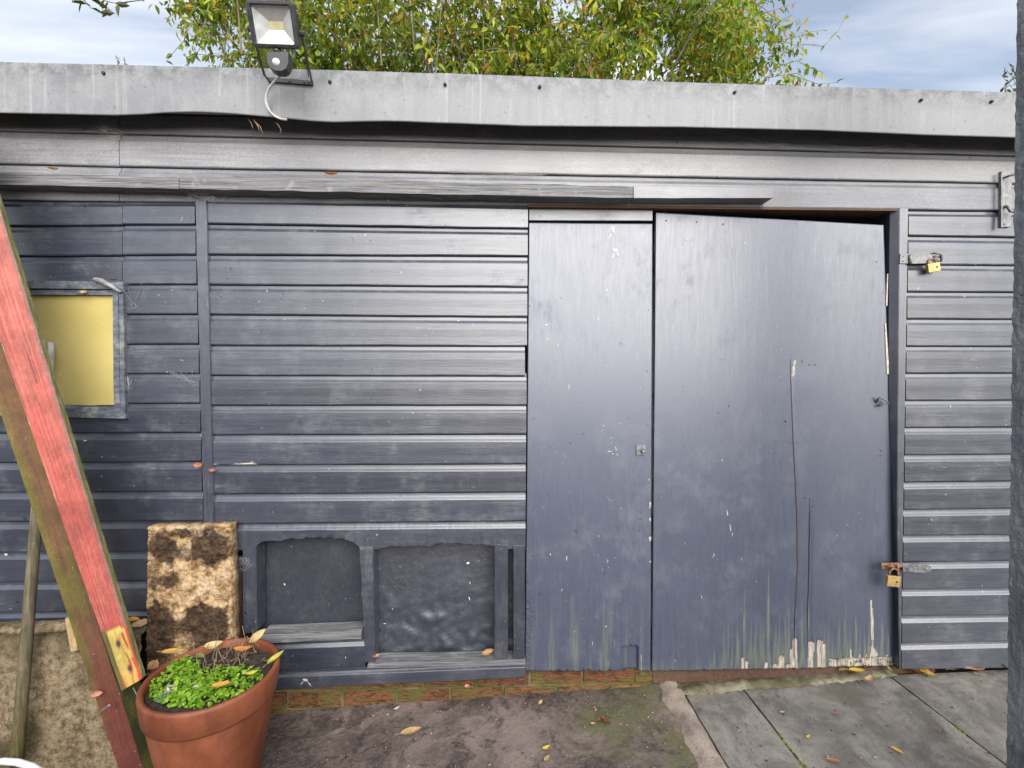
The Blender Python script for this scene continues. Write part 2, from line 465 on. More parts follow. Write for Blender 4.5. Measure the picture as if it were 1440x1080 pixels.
M['stone'] = n.set(col, 0.9, bp, spec=0.25)

n = NT('terracotta')
f = n.noise(5, 6, 0.65); f2 = n.noise(1.0, 4, 0.6, (14, 14, 3)); f3 = n.noise(80, 3, 0.6)
col = n.mix(n.ramp(f, 0.3, 0.7), (0.135, 0.037, 0.016), (0.25, 0.080, 0.036))
col = n.mix(n.math('MULTIPLY', n.ramp(f2, 0.5, 0.72), 0.45), col, (0.085, 0.024, 0.013))
col = n.mix(n.math('MULTIPLY', n.ramp(n.noise(9, 5, 0.7), 0.58, 0.75), 0.45), col, (0.24, 0.12, 0.075))
col = n.mix(n.ramp(f3, 0.70, 0.75, 0, 0.6), col, (0.09, 0.035, 0.02))
M['terracotta'] = n.set(col, n.ramp(f, 0.3, 0.7, 0.45, 0.65), n.bump(f3, 0.0015, 0.6), spec=0.4)
M['soil'] = plain('potting_soil', (0.035, 0.024, 0.017), 0.95, scale=60, bump=0.012, var=0.6)
M['twig'] = plain('dry_twig', (0.22, 0.155, 0.10), 0.85, var=0.5, scale=25)
M['white_plastic'] = plain('white_plastic', (0.62, 0.63, 0.64), 0.4, var=0.12)
M['handlewood'] = colwood('grey_handle_wood', (60, 60, 5))
M['beamwood'] = colwood('beam_wood', (160, 160, 60), bump=0.0016, var=0.16)
M['sawnwood'] = plain('sawn_offcut', (0.42, 0.30, 0.14), 0.8, scale=40)
M['bark'] = plain('bark', (0.10, 0.08, 0.06), 0.9, scale=20, bump=0.01, var=0.4)
M['stem'] = plain('pale_stem', (0.17, 0.14, 0.09), 0.8, scale=30)
M['web'] = plain('cobweb_thread', (0.34, 0.33, 0.32), 0.9, var=0.1)
M['pebble'] = plain('pebble', (0.42, 0.36, 0.34), 0.7, scale=40)
M['chip'] = plain('white_splash', (0.50, 0.50, 0.49), 0.7, var=0.15)

def leafmat(name, attr=True, trans=0.4):
    n = NT(name)
    f = n.noise(40, 4, 0.6)
    c = n.attr('Col', 'Color') if attr else n.oi.outputs['Color']
    c = n.mix(1.0, c, n.mix(n.ramp(f, 0.3, 0.7), (0.75, 0.75, 0.75), (1.25, 1.2, 1.1)), 'MULTIPLY')
    n.set(c, 0.5, spec=0.4)
    tr = n.t.nodes.new('ShaderNodeBsdfTranslucent')
    n.L(n.mix(1.0, c, (1.15, 1.2, 0.6), 'MULTIPLY'), tr.inputs['Color'])
    ms = n.t.nodes.new('ShaderNodeMixShader'); ms.inputs[0].default_value = trans
    n.L(n.b.outputs[0], ms.inputs[1]); n.L(tr.outputs[0], ms.inputs[2]); n.L(ms.outputs[0], n.out.inputs[0])
    return n.m
M['leaf'] = leafmat('tree_leaf', True, 0.5)
M['leafobj'] = leafmat('single_leaf', False)
M['fallen'] = leafmat('fallen_leaf', False, 0.15)

# ------------------------------------------------------------ ground
GP = [(-2.4, -0.32), (-1.6, -0.215), (-0.875, -0.108), (0.654, -0.030), (1.74, 0.012), (2.233, 0.024), (6, 0.05)]
def gz(x): return interp(GP, x)
def Gp(px, py):
    y = -0.3
    for _ in range(30):
        d = rgt * ((px - 720) / F_PX) + upv * ((540 - py) / F_PX) + fwd
        p = CAM + d * ((y + DIST) / d.y)
        t = (gz(p.x) - CAM.z) / d.z
        q = CAM + d * t
        y = lerp(y, q.y, 0.6)
    return Vector((q.x, q.y, gz(q.x)))

m = MB(); m.poly([(-300, -300, -0.42), (300, -300, -0.42), (300, 300, -0.42), (-300, 300, -0.42)])
tag(m.build('ground', M['earth']), 'bare earth ground around the shed and the yard', kind='structure')

xs1, xs2 = 0.715, 0.80          # pad | pink strip | slabs
m = MB()
rows = []
xr = [-4.5 + 0.25 * i for i in range(11)] + [-2.0 + i * 0.03 for i in range(int(2.72 / 0.03))] 
xr = [x for x in xr if x < xs1] + [xs1]
yr = [-7, -5, -3.5, -2.5] + [-2.0 + i * 0.04 for i in range(51)] + [0.10]
for y in yr:
    row = []
    for x in xr:
        e = min(1, abs(x - xs1) / 0.05)
        xx = x + (0.03 * nz(y * 6, 3.3) + 0.012 * nz(y * 25, 9) if x == xs1 else 0)
        z = gz(xx) + 0.006 * nz(xx * 3, y * 3) + 0.003 * nz(xx * 12, y * 12, 4)
        pp = Vector((xx, y, z))
        # algae by the strip, damp soil along the left foot
        al = max(sstep(0.34, 0.05, (Vector((xx - 0.5, (y + 0.16) * 1.6))).length), 0.9 * sstep(0.26, 0.02, abs(xx - xs1)))
        so = sstep(-1.25, -1.4, xx) * sstep(-0.42, -0.3, y)
        row.append(m.vert(pp, alg=al, soil=so))
    rows.append(row)
m.grid(rows)
o = m.build('concrete_pad', M['concrete'], smooth=True)
tag(o, 'stained brown concrete pad in front of the shed', kind='structure')

m = MB(); rows = []
for i in range(90):
    y = -2.6 + i * 0.03
    a = xs1 - 0.012 + 0.03 * nz(y * 9, 5) + 0.02 * nz(y * 28, 1)
    b = xs2 - 0.012 + 0.003 * nz(y * 7, 2)
    row = []
    for k in range(8):
        x = lerp(a, b, k / 7)
        row.append(m.vert((x, y, gz(x) + 0.004 + 0.006 * nz(x * 20, y * 20) + 0.003 * nz(x * 60, y * 60) + (0.010 if 2 < k < 6 else (0.006 if k >= 6 else -0.004 + 0.004 * k)))))
    row.append(m.vert((b, y, gz(b) - 0.03)))
    rows.append(row)
m.grid(rows)
tag(m.build('concrete_strip', M['pinkcon'], smooth=True), 'pinkish rough concrete strip between the pad and the slabs', kind='structure')

pave = thing('paving', (1.5, -1, 0), None, None)
tag(pave, 'dark grey paving slabs along the right of the shed door', kind='structure')
m = MB(); m.box((xs2 - 0.01, -7, -0.2), (5.0, 0.16, -0.004)); 
# bed follows the fall
for v in m.v:
    if v.z > -0.1: v.z = gz(v.x) - 0.030
m.build('bedding', M['earth'], pave)
J1, J2 = Gp(1092, 1027).x, Gp(1337, 1015).x
edges = [xs2, J1, J2, J2 + 0.6, J2 + 1.2]
for a, b in zip(edges, edges[1:]):
    a2, b2 = a + 0.004, b - 0.004
    for y0, y1 in ((-0.86, 0.02), (-1.77, -0.87), (-2.68, -1.78)):
        m = MB(); rows = []
        NX, NY = 12, 18
        for j in range(NY + 1):
            row = []
            for i in range(NX + 1):
                x, y = lerp(a2, b2, i / NX), lerp(y0, y1, j / NY)
                ed = 0.004 * (1 if i in (0, NX) or j in (0, NY) else 0)
                x += 0.0025 * nz(y * 14, a * 9) * (i in (0, NX))
                row.append(m.vert((x, y, gz(x) - ed + 0.0025 * nz(x * 7, y * 7, a))))
            rows.append(row)
        m.grid(rows)
        bd = [rows[0][i] for i in range(NX + 1)] + [rows[j][NX] for j in range(1, NY + 1)] + [rows[NY][i] for i in range(NX - 1, -1, -1)] + [rows[j][0] for j in range(NY - 1, 0, -1)]
        low = [m.vert(m.v[i] - Vector((0, 0, 0.04))) for i in bd]
        for k in range(len(bd)):
            q = (k + 1) % len(bd)
            m.face(bd[q], bd[k], low[k], low[q])
        m.build('slab', M['slab'], pave, smooth=False)
# moss in the first joint, a little in the second
for xj, spans in ((J1, ((-0.50, -0.42), (-0.40, -0.36), (-0.33, -0.25), (-0.60, -0.53))), (J2, ((-0.3, -0.27),))):
    for ya, yb in spans:
        m = MB(); 
        for k in range(26):
            y = random.uniform(ya, yb); r = random.uniform(0.0025, 0.0055)
            c = Vector((xj + random.uniform(-.003, .003), y, gz(xj) - 0.004))
            vs = [m.vert(c + Vector((r * math.cos(q), r * 1.6 * math.sin(q), 0))) for q in [k2 * math.pi / 3 for k2 in range(6)]]
            t = m.vert(c + Vector((0, 0, r * 1.3)))
            for q in range(6): m.face(vs[q], vs[(q + 1) % 6], t)
        o = m.build('moss', M['moss'], pave)
        o['kind'] = 'stuff'

# ------------------------------------------------------------ unseen fence added behind the camera to darken the lower shed wall
fence = thing('shade_fence', (0, -4.6, -0.3), 'brown boarded fence added out of view to shade the shed wall', 'fence')
FENCE_TOP, FENCE_L, FENCE_R = 1.42, -9.0, 4.0  # right end stops short so the right-hand boards stay brighter
for k in range(13):
    z = FENCE_TOP - 0.15 * (k + 1)
    m = MB(); m.box((FENCE_L, -4.62, z), (FENCE_R, -4.598, z + 0.146)); m.build('shade_fence_board', M['brownwood'], fence, bevel=0.003)
for k in range(7):
    m = MB(); m.box((FENCE_L + 2 * k - 0.05, -4.72, -0.42), (FENCE_L + 2 * k + 0.05, -4.621, FENCE_TOP + 0.04)); m.build('shade_fence_post', M['brownwood'], fence, bevel=0.004)

# ------------------------------------------------------------ the shed
shed = thing('shed', (0.3, 0.9, 0.0), 'long dark slate painted timber shed with double plywood doors', 'shed')

def board(pxl, pxr, tl, tr, bl, br, mat='board', name='weatherboard', y0=0.0, ragged=None, wear=None, bevel_px=0.24, label=None, parent=None, amp=1.0, kink=None):
    """a shiplap board: px of its ends; photo rows of its top and bottom line at the two ends"""
    TL, TR, BL, BR = W(pxl, tl, y0), W(pxr, tr, y0), W(pxl, bl, y0), W(pxr, br, y0)
    n = max(4, int((TR - TL).length / (0.03 if not ragged else 0.006)))
    sd_ = random.uniform(0, 100)
    prof = [(-0.10, 0.017), (0.012, 0.0168), (0.03, 0.0105), (0.08, 0.0098), (0.130, 0.0086), (0.165, 0.0064), (0.200, 0.0034), (0.232, 0.0010), (0.25, 0.0), (0.45, -0.0004), (0.7, 0.0002), (0.955, 0.0), (0.985, 0.0012), (1.0, 0.004), (1.0, 0.022)]
    m = MB(); rows = []
    bow = random.uniform(-1, 1) * 0.0012 * amp
    for v, yy in prof:
        row = []
        for i in range(n + 1):
            t = i / n
            T, B = TL.lerp(TR, t), BL.lerp(BR, t)
            p = T.lerp(B, v)
            wobble = 0.0009 * nz(t * n * 0.05, sd_) + 0.0005 * nz(t * n * 0.4, sd_ + 5)
            wa = 0.0
            if v >= 0.95:
                p.z += amp * (0.0016 * nz(t * n * 0.13, sd_ + 9) + 0.0007 * nz(t * n * 0.9, sd_ + 3))
                if ragged:
                    px = lerp(pxl, pxr, t)
                    z = W(px, interp(ragged, px), y0).z + (0.0045 * nz(px * 0.11, sd_) + 0.003 * nz(px * 0.45, sd_)) * (0.35 + sstep(772, 764, interp(ragged, px)))
                    p.z = z
                if wear and v >= 0.95: wa = wear * (0.9 if v > 0.98 else 0.62) * (0.62 + 0.6 * nz(t * n * 1.7, sd_ + 71)) * sstep(-0.1, 0.45, nz(t * n * 0.12, sd_ + 31))
            elif ragged and v > 0.3:
                px = lerp(pxl, pxr, t)
                zb = W(px, interp(ragged, px), y0).z
                p.z = lerp(T.z, zb, v)
            if 0.215 < v < 0.24: wa = max(wa, 0.30 * sstep(0.15, 0.5, nz(t * n * 0.2, sd_ + 60)))  # broken pale edge wear that also paints in the bevel's highlight line
            p.y = y0 + yy + wobble * amp + bow * math.sin(t * 3.1)
            if ragged and 0.5 < v < 1.0:
                ch_ = sstep(772, 762, interp(ragged, lerp(pxl, pxr, t))) * sstep(0.5, 0.97, v)
                p.y += ch_ * (0.006 * max(0, nz(t * n * 0.10, v * 6)) + 0.004 * max(0, nz(t * n * 0.35, v * 14)))
            row.append(m.vert(p, wear=wa))
        rows.append(row)
    m.grid(rows[::-1])
    m.face(*[r[0] for r in rows]); m.face(*[r[-1] for r in rows][::-1])
    o = m.build(name, M[mat], parent or shed)
    if label: o['label'] = label
    return o

def pxbox(name, quad, y0, y1, mat, parent=None, bevel=0.0015, rag=0.0, nseg=1, wear=0.0):
    """quad: px corners TL, TR, BR, BL on the plane y0 (the front), taken straight back to y1"""
    m = MB()
    TL, TR, BR, BL = [W(a, b, y0) for a, b in quad]
    if nseg > 1:
        rows = []; s_ = random.uniform(0, 99)
        horiz = (TR - TL).length > (TL - BL).length
        for i in range(nseg + 1):
            t = i / nseg
            A, B = (TL.lerp(TR, t), BL.lerp(BR, t)) if horiz else (TL.lerp(BL, t), TR.lerp(BR, t))
            ja, jb = rag * nz(t * nseg * 0.35, s_), rag * nz(t * nseg * 0.35, s_ + 7)
            jy = rag * 0.5 * nz(t * nseg * 0.3, s_ + 20)
            e = Vector((0, 0, 1)) if horiz else Vector((1, 0, 0))
            A, B = A + e * ja, B + e * jb
            b = 0.002 if horiz else 0.002
            ring = [A + Vector((0, y1 - y0, 0)), A + Vector((0, jy + b, 0)), A.lerp(B, 0.03) + Vector((0, jy, 0)), A.lerp(B, 0.5) + Vector((0, jy * 0.6, 0)), A.lerp(B, 0.97) + Vector((0, jy, 0)), B + Vector((0, jy + b, 0)), B + Vector((0, y1 - y0, 0))]
            rows.append([m.vert(p, wear=wear) for p in ring])
        m.grid(rows, True)
        m.face(*rows[0]); m.face(*rows[-1][::-1])
        o = m.build(name, M[mat], parent or shed)
        fixnormals(o)
        return o
    d = Vector((0, y1 - y0, 0))
    m.hexa([BL, BR, TR, TL], [BL + d, BR + d, TR + d, TL + d])
    if wear: m.a['wear'] = {i: wear for i in range(len(m.v))}
    return m.build(name, M[mat], parent or shed, bevel=bevel)

# rows running the full width above the openings (L1, L2, L3 are the dark lines between them)
L0 = [(0, 150), (1440, 178)]
L1 = [(0, 183), (168, 187), (480, 192), (960, 206), (1420, 218)]
L2 = [(0, 230), (168, 230.5), (480, 233), (960, 246), (1420, 257)]
L3 = [(0, 281), (290, 283), (740, 289), (1000, 291.5), (1277, 294), (1420, 295.7)]
def ext(L, px):
    if px < L[0][0]: return L[0][1] - (L[1][1] - L[0][1]) / (L[1][0] - L[0][0]) * (L[0][0] - px) * 0.8
    if px > L[-1][0]: return L[-1][1] + (L[-1][1] - L[-2][1]) / (L[-1][0] - L[-2][0]) * (px - L[-1][0])
    return interp(L, px)
def straight(L, px):
    a, b = L[0], L[-1]; return a[1] + (b[1] - a[1]) * (px - a[0]) / (b[0] - a[0])
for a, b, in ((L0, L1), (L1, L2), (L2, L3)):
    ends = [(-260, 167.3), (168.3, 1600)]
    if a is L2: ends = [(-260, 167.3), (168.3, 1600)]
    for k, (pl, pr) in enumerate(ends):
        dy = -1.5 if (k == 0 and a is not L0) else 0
        board(pl, pr, straight(a, pl) + dy, straight(a, pr), straight(b, pl) + dy, straight(b, pr), bevel_px=0.2, mat='pale_board')

# left panel, either side of the joint at px 172 and round the window
LL = [281.5, 316.2, 359.3, 400.7, 442.2, 484.5, 525.7, 567.5, 609, 650.5, 692, 733.5, 777, 819, 862, 893]
LR = [282, 315, 357.6, 399.4, 441.5, 483.5, 525, 566.8, 608.3, 649.3, 690.7, 732.7, 775, 816, 857, 888]
def lrow(k, px): return lerp(LL[k], LR[k], px / 283)
def batl(y): return 274 + (y - 282) * 0.0265
for k in range(15):
    yl = 0.5 * (LL[k] + LL[k + 1])
    be = batl(yl) - 0.6
    if k < 3:
        segs = [(-260, 171.6), (172.4, be)]
    elif k < 7:
        segs = [(-260, -27), (174, be)]
    else:
        segs = [(-260, be)]
    for i, (pl, pr) in enumerate(segs):
        dy = 0.8 if (k < 3 and i == 0) else 0
        board(pl, pr, lrow(k, pl) + dy, lrow(k, pr) + dy, lrow(k + 1, pl) + dy, lrow(k + 1, pr) + dy)
o = pxbox('corner_batten', [(274.3, 280), (290.3, 281), (300.3, 737), (286.2, 737)], -0.010, 0.02, 'batten', nseg=30, rag=0.0016)

# middle panel
ML = [282, 314, 357.5, 400, 442, 485.7, 527.7, 570, 611.7, 654, 695, 737]
MR = [290, 321, 360, 403.3, 445.7, 486.7, 529, 570, 611, 652.7, 692.3, 732.7]
for k in range(11):
    y = 0.5 * (ML[k] + ML[k + 1])
    pl = 290.3 + (y - 281) * 0.0219 + 0.8
    pr = 742.5 - (y - 290) * 0.008
    if k == 5: pr -= 2.6
    tl, tr = ML[k], MR[k]
    if k == 0:
        tl, tr = 277, 286
    f = (pl - 300) / 440
    board(pl, pr, tl, tr, ML[k + 1], MR[k + 1], wear=0.8 if k in (8, 9) else (0.3 if k in (6, 10) else None))
# top board of the hatch bays, gnawed along its lower edge
rag = [(318, 774), (352, 773), (357, 770), (364, 763), (396, 758.5), (444, 756), (483, 758.5), (493, 762), (502, 768), (507, 772), (527, 772), (546, 768.5), (580, 767), (603, 767.5), (613, 764), (663, 765), (697, 768), (709, 771.5), (738, 772.5)]
board(316, 739, 737.5, 733, 773, 772.5, ragged=rag, label='top board of the low bays with a gnawed lower edge')

# the nails at the board ends
m = MB()
def nail_at(px, py):
    c = W(px, py, -0.0008); r = random.uniform(0.0014, 0.0024)
    ids = [m.vert(c + Vector((r * math.cos(q), 0.0012, r * math.sin(q)))) for q in [k * math.pi / 3 for k in range(6)]]
    t = m.vert(c + Vector((0, -0.0012, 0)))
    for i in range(6): m.face(ids[(i + 1) % 6], ids[i], t)
for k in range(11):
    for px in (302 + k, 735 - k * 0.5):
        yy = lerp(ML[k + 1], MR[k + 1], (px - 300) / 440)
        for d in (8, 20):
            if random.random() < 0.75: nail_at(px + random.uniform(-2, 2), yy - d + random.uniform(-3, 3))
    for d in (9, 20):
        if random.random() < 0.7: nail_at(268 + k + random.uniform(-2, 2), lrow(k + 1, 270) - d)
        if random.random() < 0.5: nail_at(521 + random.uniform(-3, 3), 0.5 * (ML[k + 1] + MR[k + 1]) - d)
o = m.build('nail_heads', M['screw'], shed); o['kind'] = 'stuff'; fixnormals(o)

# right panel
RL = [295.5, 331, 371, 410, 448.3, 486.7, 525, 563.3, 601.3, 640, 678.3, 717.3, 753.3, 791, 829, 867, 905, 941.7]
RR = [296.5, 333, 372.7, 410.7, 448.7, 487, 524.7, 562.7, 600.7, 638.7, 676.7, 715, 752.3, 789, 827.3, 865, 901.7, 940]
for k in range(17):
    y = 0.5 * (RL[k] + RL[k + 1])
    pl = 1278.3 - (y - 295) * 0.0165
    s = (RR[k] - RL[k]) / 148; s2 = (RR[k + 1] - RL[k + 1]) / 148
    board(pl, 1600, RL[k], RR[k] + s * 180, RL[k + 1], RR[k + 1] + s2 * 180, wear=0.75 if k >= 15 else None)

# door frame
m = MB(); rows = []
for i in range(50):
    py = lerp(293, 941, i / 49)
    fr_ = interp([(293, 1277.6), (941, 1267.2)], py)
    fe = interp([(293, 1264.5), (560, 1262.3), (720, 1261.5), (941, 1265.0)], py) + 0.3 * nz(py * 0.05, 2)
    be = interp([(293, 1251.5), (450, 1249.8), (560, 1250.3), (720, 1256.2), (941, 1262.5)], py) + 0.4 * nz(py * 0.06, 8)
    A, B, Cc = W(fr_, py, -0.004), W(fe, py, -0.004), W(be, py, 0.021)
    rows.append([m.vert(p) for p in (A + Vector((0, 0.06, 0)), A + Vector((0, 0.002, 0)), A - Vector((0.002, 0, 0)), B + Vector((0.003, 0, 0)), B + Vector((0, 0.002, 0)), Cc, Cc + Vector((0.002, 0.055, 0)))])
m.grid(rows, True); m.face(*rows[0]); m.face(*rows[-1])
o = m.build('door_jamb', M['batten'], shed); fixnormals(o)
pxbox('frame_head', [(742, 287), (1264, 293.5), (1264, 296.5), (742, 291)], 0.001, 0.085, 'brownwood', bevel=0)
pxbox('head_board', [(744.5, 292.8), (917.5, 293.6), (917.5, 310.5), (744.5, 310.0)], 0.022, 0.042, 'board', nseg=14, rag=0.001)

# plywood doors as fine sheets
def door(name, quad, y, disp, bottom, wearf, algf, parent=shed, step=0.0038):
    TL, TR, BR, BL = [W(a, b, y) for a, b in quad]
    nx = int((TR - TL).length / step); nzz = int((TL - BL).length / (step * 1.2))
    m = MB(); rows = []
    for j in range(nzz + 1):
        t = j / nzz
        row = []
        for i in range(nx + 1):
            u = i / nx
            T, B = TL.lerp(TR, u), BL.lerp(BR, u)
            B = B + Vector((0, 0, bottom(u)))
            p = T.lerp(B, t)
            px, py = lerp(lerp(quad[0][0], quad[1][0], u), lerp(quad[3][0], quad[2][0], u), t), lerp(lerp(quad[0][1], quad[1][1], u), lerp(quad[3][1], quad[2][1], u), t)
            p.y = y + disp(px, py, u, t)
            row.append(m.vert(p, wear=wearf(px, py), alg=algf(px, py)))
        rows.append(row)
    m.grid(rows[::-1])
    bd = rows[0] + [r[-1] for r in rows[1:]] + rows[-1][-2::-1] + [r[0] for r in rows[-2:0:-1]]
    bk = [m.vert((m.v[i].x, y + 0.018, m.v[i].z), wear=0.7, alg=0.0) for i in bd]
    for k in range(len(bd)):
        q = (k + 1) % len(bd)
        m.face(bd[k], bd[q], bk[q], bk[k])
    o = m.build(name, M['door'], parent, smooth=False)
    fixnormals(o)
    for pl in o.data.polygons: pl.use_smooth = abs(pl.normal.y) > 0.6
    return o

YD = 0.026
def d1_disp(px, py, u, t):
    d = 0.002 * nz(u * 1.2, t * 2) + 0.00018 * nz(px * 0.12, py * 0.02)
    if 872 < px < 897 and py > 911 - 2 * nz(px * .4): d += 0.014
    if px < 752 and py > 826:   # crazed left edge
        d += 0.003 * abs(nz(px * 0.15, py * 0.42)) * sstep(753, 741, px) * sstep(826, 850, py) * 2.2
    d += 0.0010 * sstep(780, 940, py) * nz(px * 0.22, py * 0.01, 3)
    return d
def d1_bot(u):
    return 0.006 + max(0, 0.016 * nz(u * 38, 2.0)) + max(0, 0.012 * nz(u * 17, 8.0)) * (1 if u > 0.2 else 0.2)
def d1_wear(px, py):
    w_ = 0
    if py > 934: w_ = 0.5 * sstep(0.25, 0.5, nz(px * 0.3, 1))
    if 897 < px < 912 and py > 922: w_ = max(w_, 0.7 * sstep(0.0, .3, nz(px * .35, 4)))
    if abs(px - lerp(917, 915, (py - 300) / 640)) < 3 and 640 < py < 790: w_ = max(w_, 0.55 * sstep(0, .3, nz(py * .06, 1)))
    return w_
def d1_alg(px, py): return 0.45 * sstep(800, 930, py) * sstep(0.0, 0.55, nz(px * 0.10, py * 0.006, 7) + 0.5 * nz(px * 0.4, py * 0.01))
narrow = door('narrow_door', [(743.8, 313), (917.6, 314.5), (914.6, 946), (738.8, 946)], YD, d1_disp, d1_bot, d1_wear, d1_alg)
narrow['label'] = 'narrow left plywood door with a frayed bottom and a notch cut at the foot'

crack = [(500, 1113), (520, 1112), (600, 1115), (720, 1121), (800, 1122), (870, 1118), (945, 1117)]
crack2 = [(700, 1139), (800, 1138), (860, 1136), (945, 1137)]
patches = [(1094, 1100, 922), (1110, 1115, 912), (1113.5, 1119, 897), (1136, 1142, 902), (1148, 1154, 899), (1151, 1159, 905), (1041, 1044, 925), (1047, 1050, 930), (1086, 1090, 934), (1104, 1109, 934), (1074, 1078, 932)]
def d2_disp(px, py, u, t):
    d = 0.0025 * nz(u * 1.3 + 3, t * 2) + 0.00018 * nz(px * 0.12, py * 0.02)
    c = interp(crack, py)
    if py > 508:
        k = sstep(508, 540, py)
        d -= 0.0018 * sstep(c - 0.5, c + 0.5, px) * sstep(c + 60, c + 8, px) * k
    c2 = interp(crack2, py)
    if py > 700:
        k = sstep(700, 760, py)
        d += 0.004 * math.exp(-((px - c2) / 2.6) ** 2) * k
    k = sstep(800, 930, py)
    d += k * (0.003 * nz(px * 0.16, py * 0.008, 3) + 0.004 * max(0, nz(px * 0.42, py * 0.005, 8)))
    if px > 1165 and py > 928 - 3 * sstep(1165, 1260, px) + 1.5 * nz(px * .3): d += 0.007
    for a, b, tp in patches:
        if a < px < b and py > tp: d += 0.0025
    return d
def d2_bot(u):
    return max(0, 0.006 * nz(u * 60, 2.0)) + 0.003
def d2_wear(px, py):
    w_ = 0
    for a, b, tp in patches:
        if a - .8 < px < b + .8 and py > tp + 3 * abs(nz(px * 0.7, tp)) + 4 * abs((px - a) / (b - a) - .6): w_ = 0.85
    if abs(px - (1224.5 + (py - 843) * 0.035)) < 0.8 + 1.4 * sstep(843, 860, py) * sstep(915, 880, py) and 843 < py < 915: w_ = 0.95
    if px > 1186: w_ = max(w_, 0.95 * sstep(-2, 3, py - (925 - 22 * max(0, nz(px * 0.31, 5) - 0.05) - 14 * sstep(1222, 1226, px) * sstep(1236, 1229, px))))
    if px > 1165 and py > 928: w_ = 0.55 + 0.4 * nz(px * 0.12, py * 0.2)
    if py > 937 and px > 1030: w_ = max(w_, 0.7 * sstep(0.1, 0.4, nz(px * 0.3, py * 0.05, 9)))
    if 1112 < px < 1118 and 504 < py < 526 and abs(px - 1116 + (py - 504) * 0.14) < 1.6: w_ = 1.0
    return w_
def d2_alg(px, py):
    h = sstep(985, 1040, px) * (0.45 + 0.55 * abs(nz(px * 0.035, 3))) + 0.2
    top = 940 - 125 * h * max(0.0, 0.5 + nz(px * 0.21, 7) + 0.5 * nz(px * 0.6, 2))
    return 1.0 * sstep(top, top + 30, py) * (0.65 + 0.45 * nz(px * 0.5, py * 0.03, 5)) * sstep(965, 925, py - 12 * nz(px * .2, 4))
wide = door('wide_door', [(922.2, 298.5), (1242.5, 316.5), (1261, 938.5), (917, 945)], YD, d2_disp, d2_bot, d2_wear, d2_alg)
wide['label'] = 'wide right plywood door sagging in its frame with a split skin and rotten foot'

# the split in the skin of the wide door: a thin open lip
for nm, pts, wv in (('split', crack, 0.0032), ('split', [(p[0], p[1]) for p in crack2], 0.0045)):
    m = MB(); rows = []
    ys_ = [lerp(max(505, pts[0][0]), 925, i / 60) for i in range(61)]
    for i, yy in enumerate(ys_):
        x_ = interp(pts, yy) + 0.5 * nz(yy * 0.05, 3); k = wv * sstep(0, 8, i) * (0.7 + 0.5 * nz(yy * 0.03, 9)) * (0.55 if yy > 820 else 1)
        c = W(x_, yy, YD - 0.0026)
        rows.append([m.vert(c + Vector((-k * .5, 0.0026, 0))), m.vert(c + Vector((-k * .4, 0.0, 0))), m.vert(c + Vector((k * .5, 0.0004, 0))), m.vert(c + Vector((k * .5 + .001, 0.003, 0)))])
    m.grid(rows); o = m.build(nm, M['brownwood' if pts is crack else 'dark'], wide); fixnormals(o)
# splinters of pale timber by the jamb
m = MB()
for (a, b, c_, d_) in (((1248, 385), (1246, 430), 2.2, 0.0), ((1244.5, 455), (1247.5, 526), 3.6, 0)):
    A, B = W(a[0], a[1], 0.022), W(b[0], b[1], 0.022)
    k = c_ / 345
    m.hexa([A, B, B + Vector((k, 0, 0)), A + Vector((k * 0.5, 0, 0))], [A + Vector((0, .004, 0)), B + Vector((0, .004, 0)), B + Vector((k, .004, 0)), A + Vector((k * .5, .004, 0))])
o = m.build('splinter', plain('bare_splinter', (0.5, 0.45, 0.38), 0.85, scale=60), shed); fixnormals(o)

pxbox('threshold', [(918, 939), (1262, 934), (1262, 952), (918, 961)], 0.047, 0.12, 'brownwood', nseg=60, rag=0.003)
# sill strip of timber under the wide door
pxbox('door_sill', [(1172, 934), (1258, 929), (1258, 938), (1172, 941)], 0.05, 0.09, 'ledge', nseg=12, rag=0.002)

# the two low bays
pxbox('bay_stile', [(341, 771), (360.5, 768), (361, 888), (341, 892)], -0.002, 0.07, 'batten', nseg=14, rag=0.0016)
pxbox('bay_stile', [(505, 769), (524.5, 769), (527.5, 931), (513.5, 931)], -0.003, 0.075, 'batten', nseg=60, rag=0.005)
pxbox('bay_stile', [(695.2, 766), (714.6, 768), (714.6, 926), (695.2, 926)], -0.002, 0.062, 'batten', nseg=18, rag=0.0012)
pxbox('bay_stile', [(721.8, 768), (738, 768), (738, 926), (721.8, 926)], -0.006, 0.05, 'batten', nseg=18, rag=0.0012)
pxbox('broken_board_end', [(318, 781), (346, 785), (353, 790), (318, 803)], -0.004, 0.018, 'board', nseg=8, rag=0.006, wear=0.3)
p = pxbox('bay_panel', [(346, 744), (525, 744), (525, 895), (346, 895)], 0.084, 0.093, 'panelplain', bevel=0)
# lumpy right-hand panel
m = MB(); rows = []
A, B = W(512, 742, 0.075), W(745, 944, 0.075)
for j in range(50):
    row = []
    for i in range(56):
        x, z = lerp(A.x, B.x, i / 55), lerp(B.z, A.z, j / 49)
        k = sstep(0.75, 0.25, j / 49) * sstep(0.0, .12, j / 49)
        row.append(m.vert((x, 0.078 - 0.014 * k * max(0, nz(x * 17, z * 17)) - 0.008 * k * nz(x * 38, z * 38) - 0.003 * nz(x * 5, z * 5), z)))
    rows.append(row)
m.grid(rows)
o = m.build('bay_panel', M['panel'], shed, smooth=True); o['label'] = 'lumpy black back panel of the right bay'
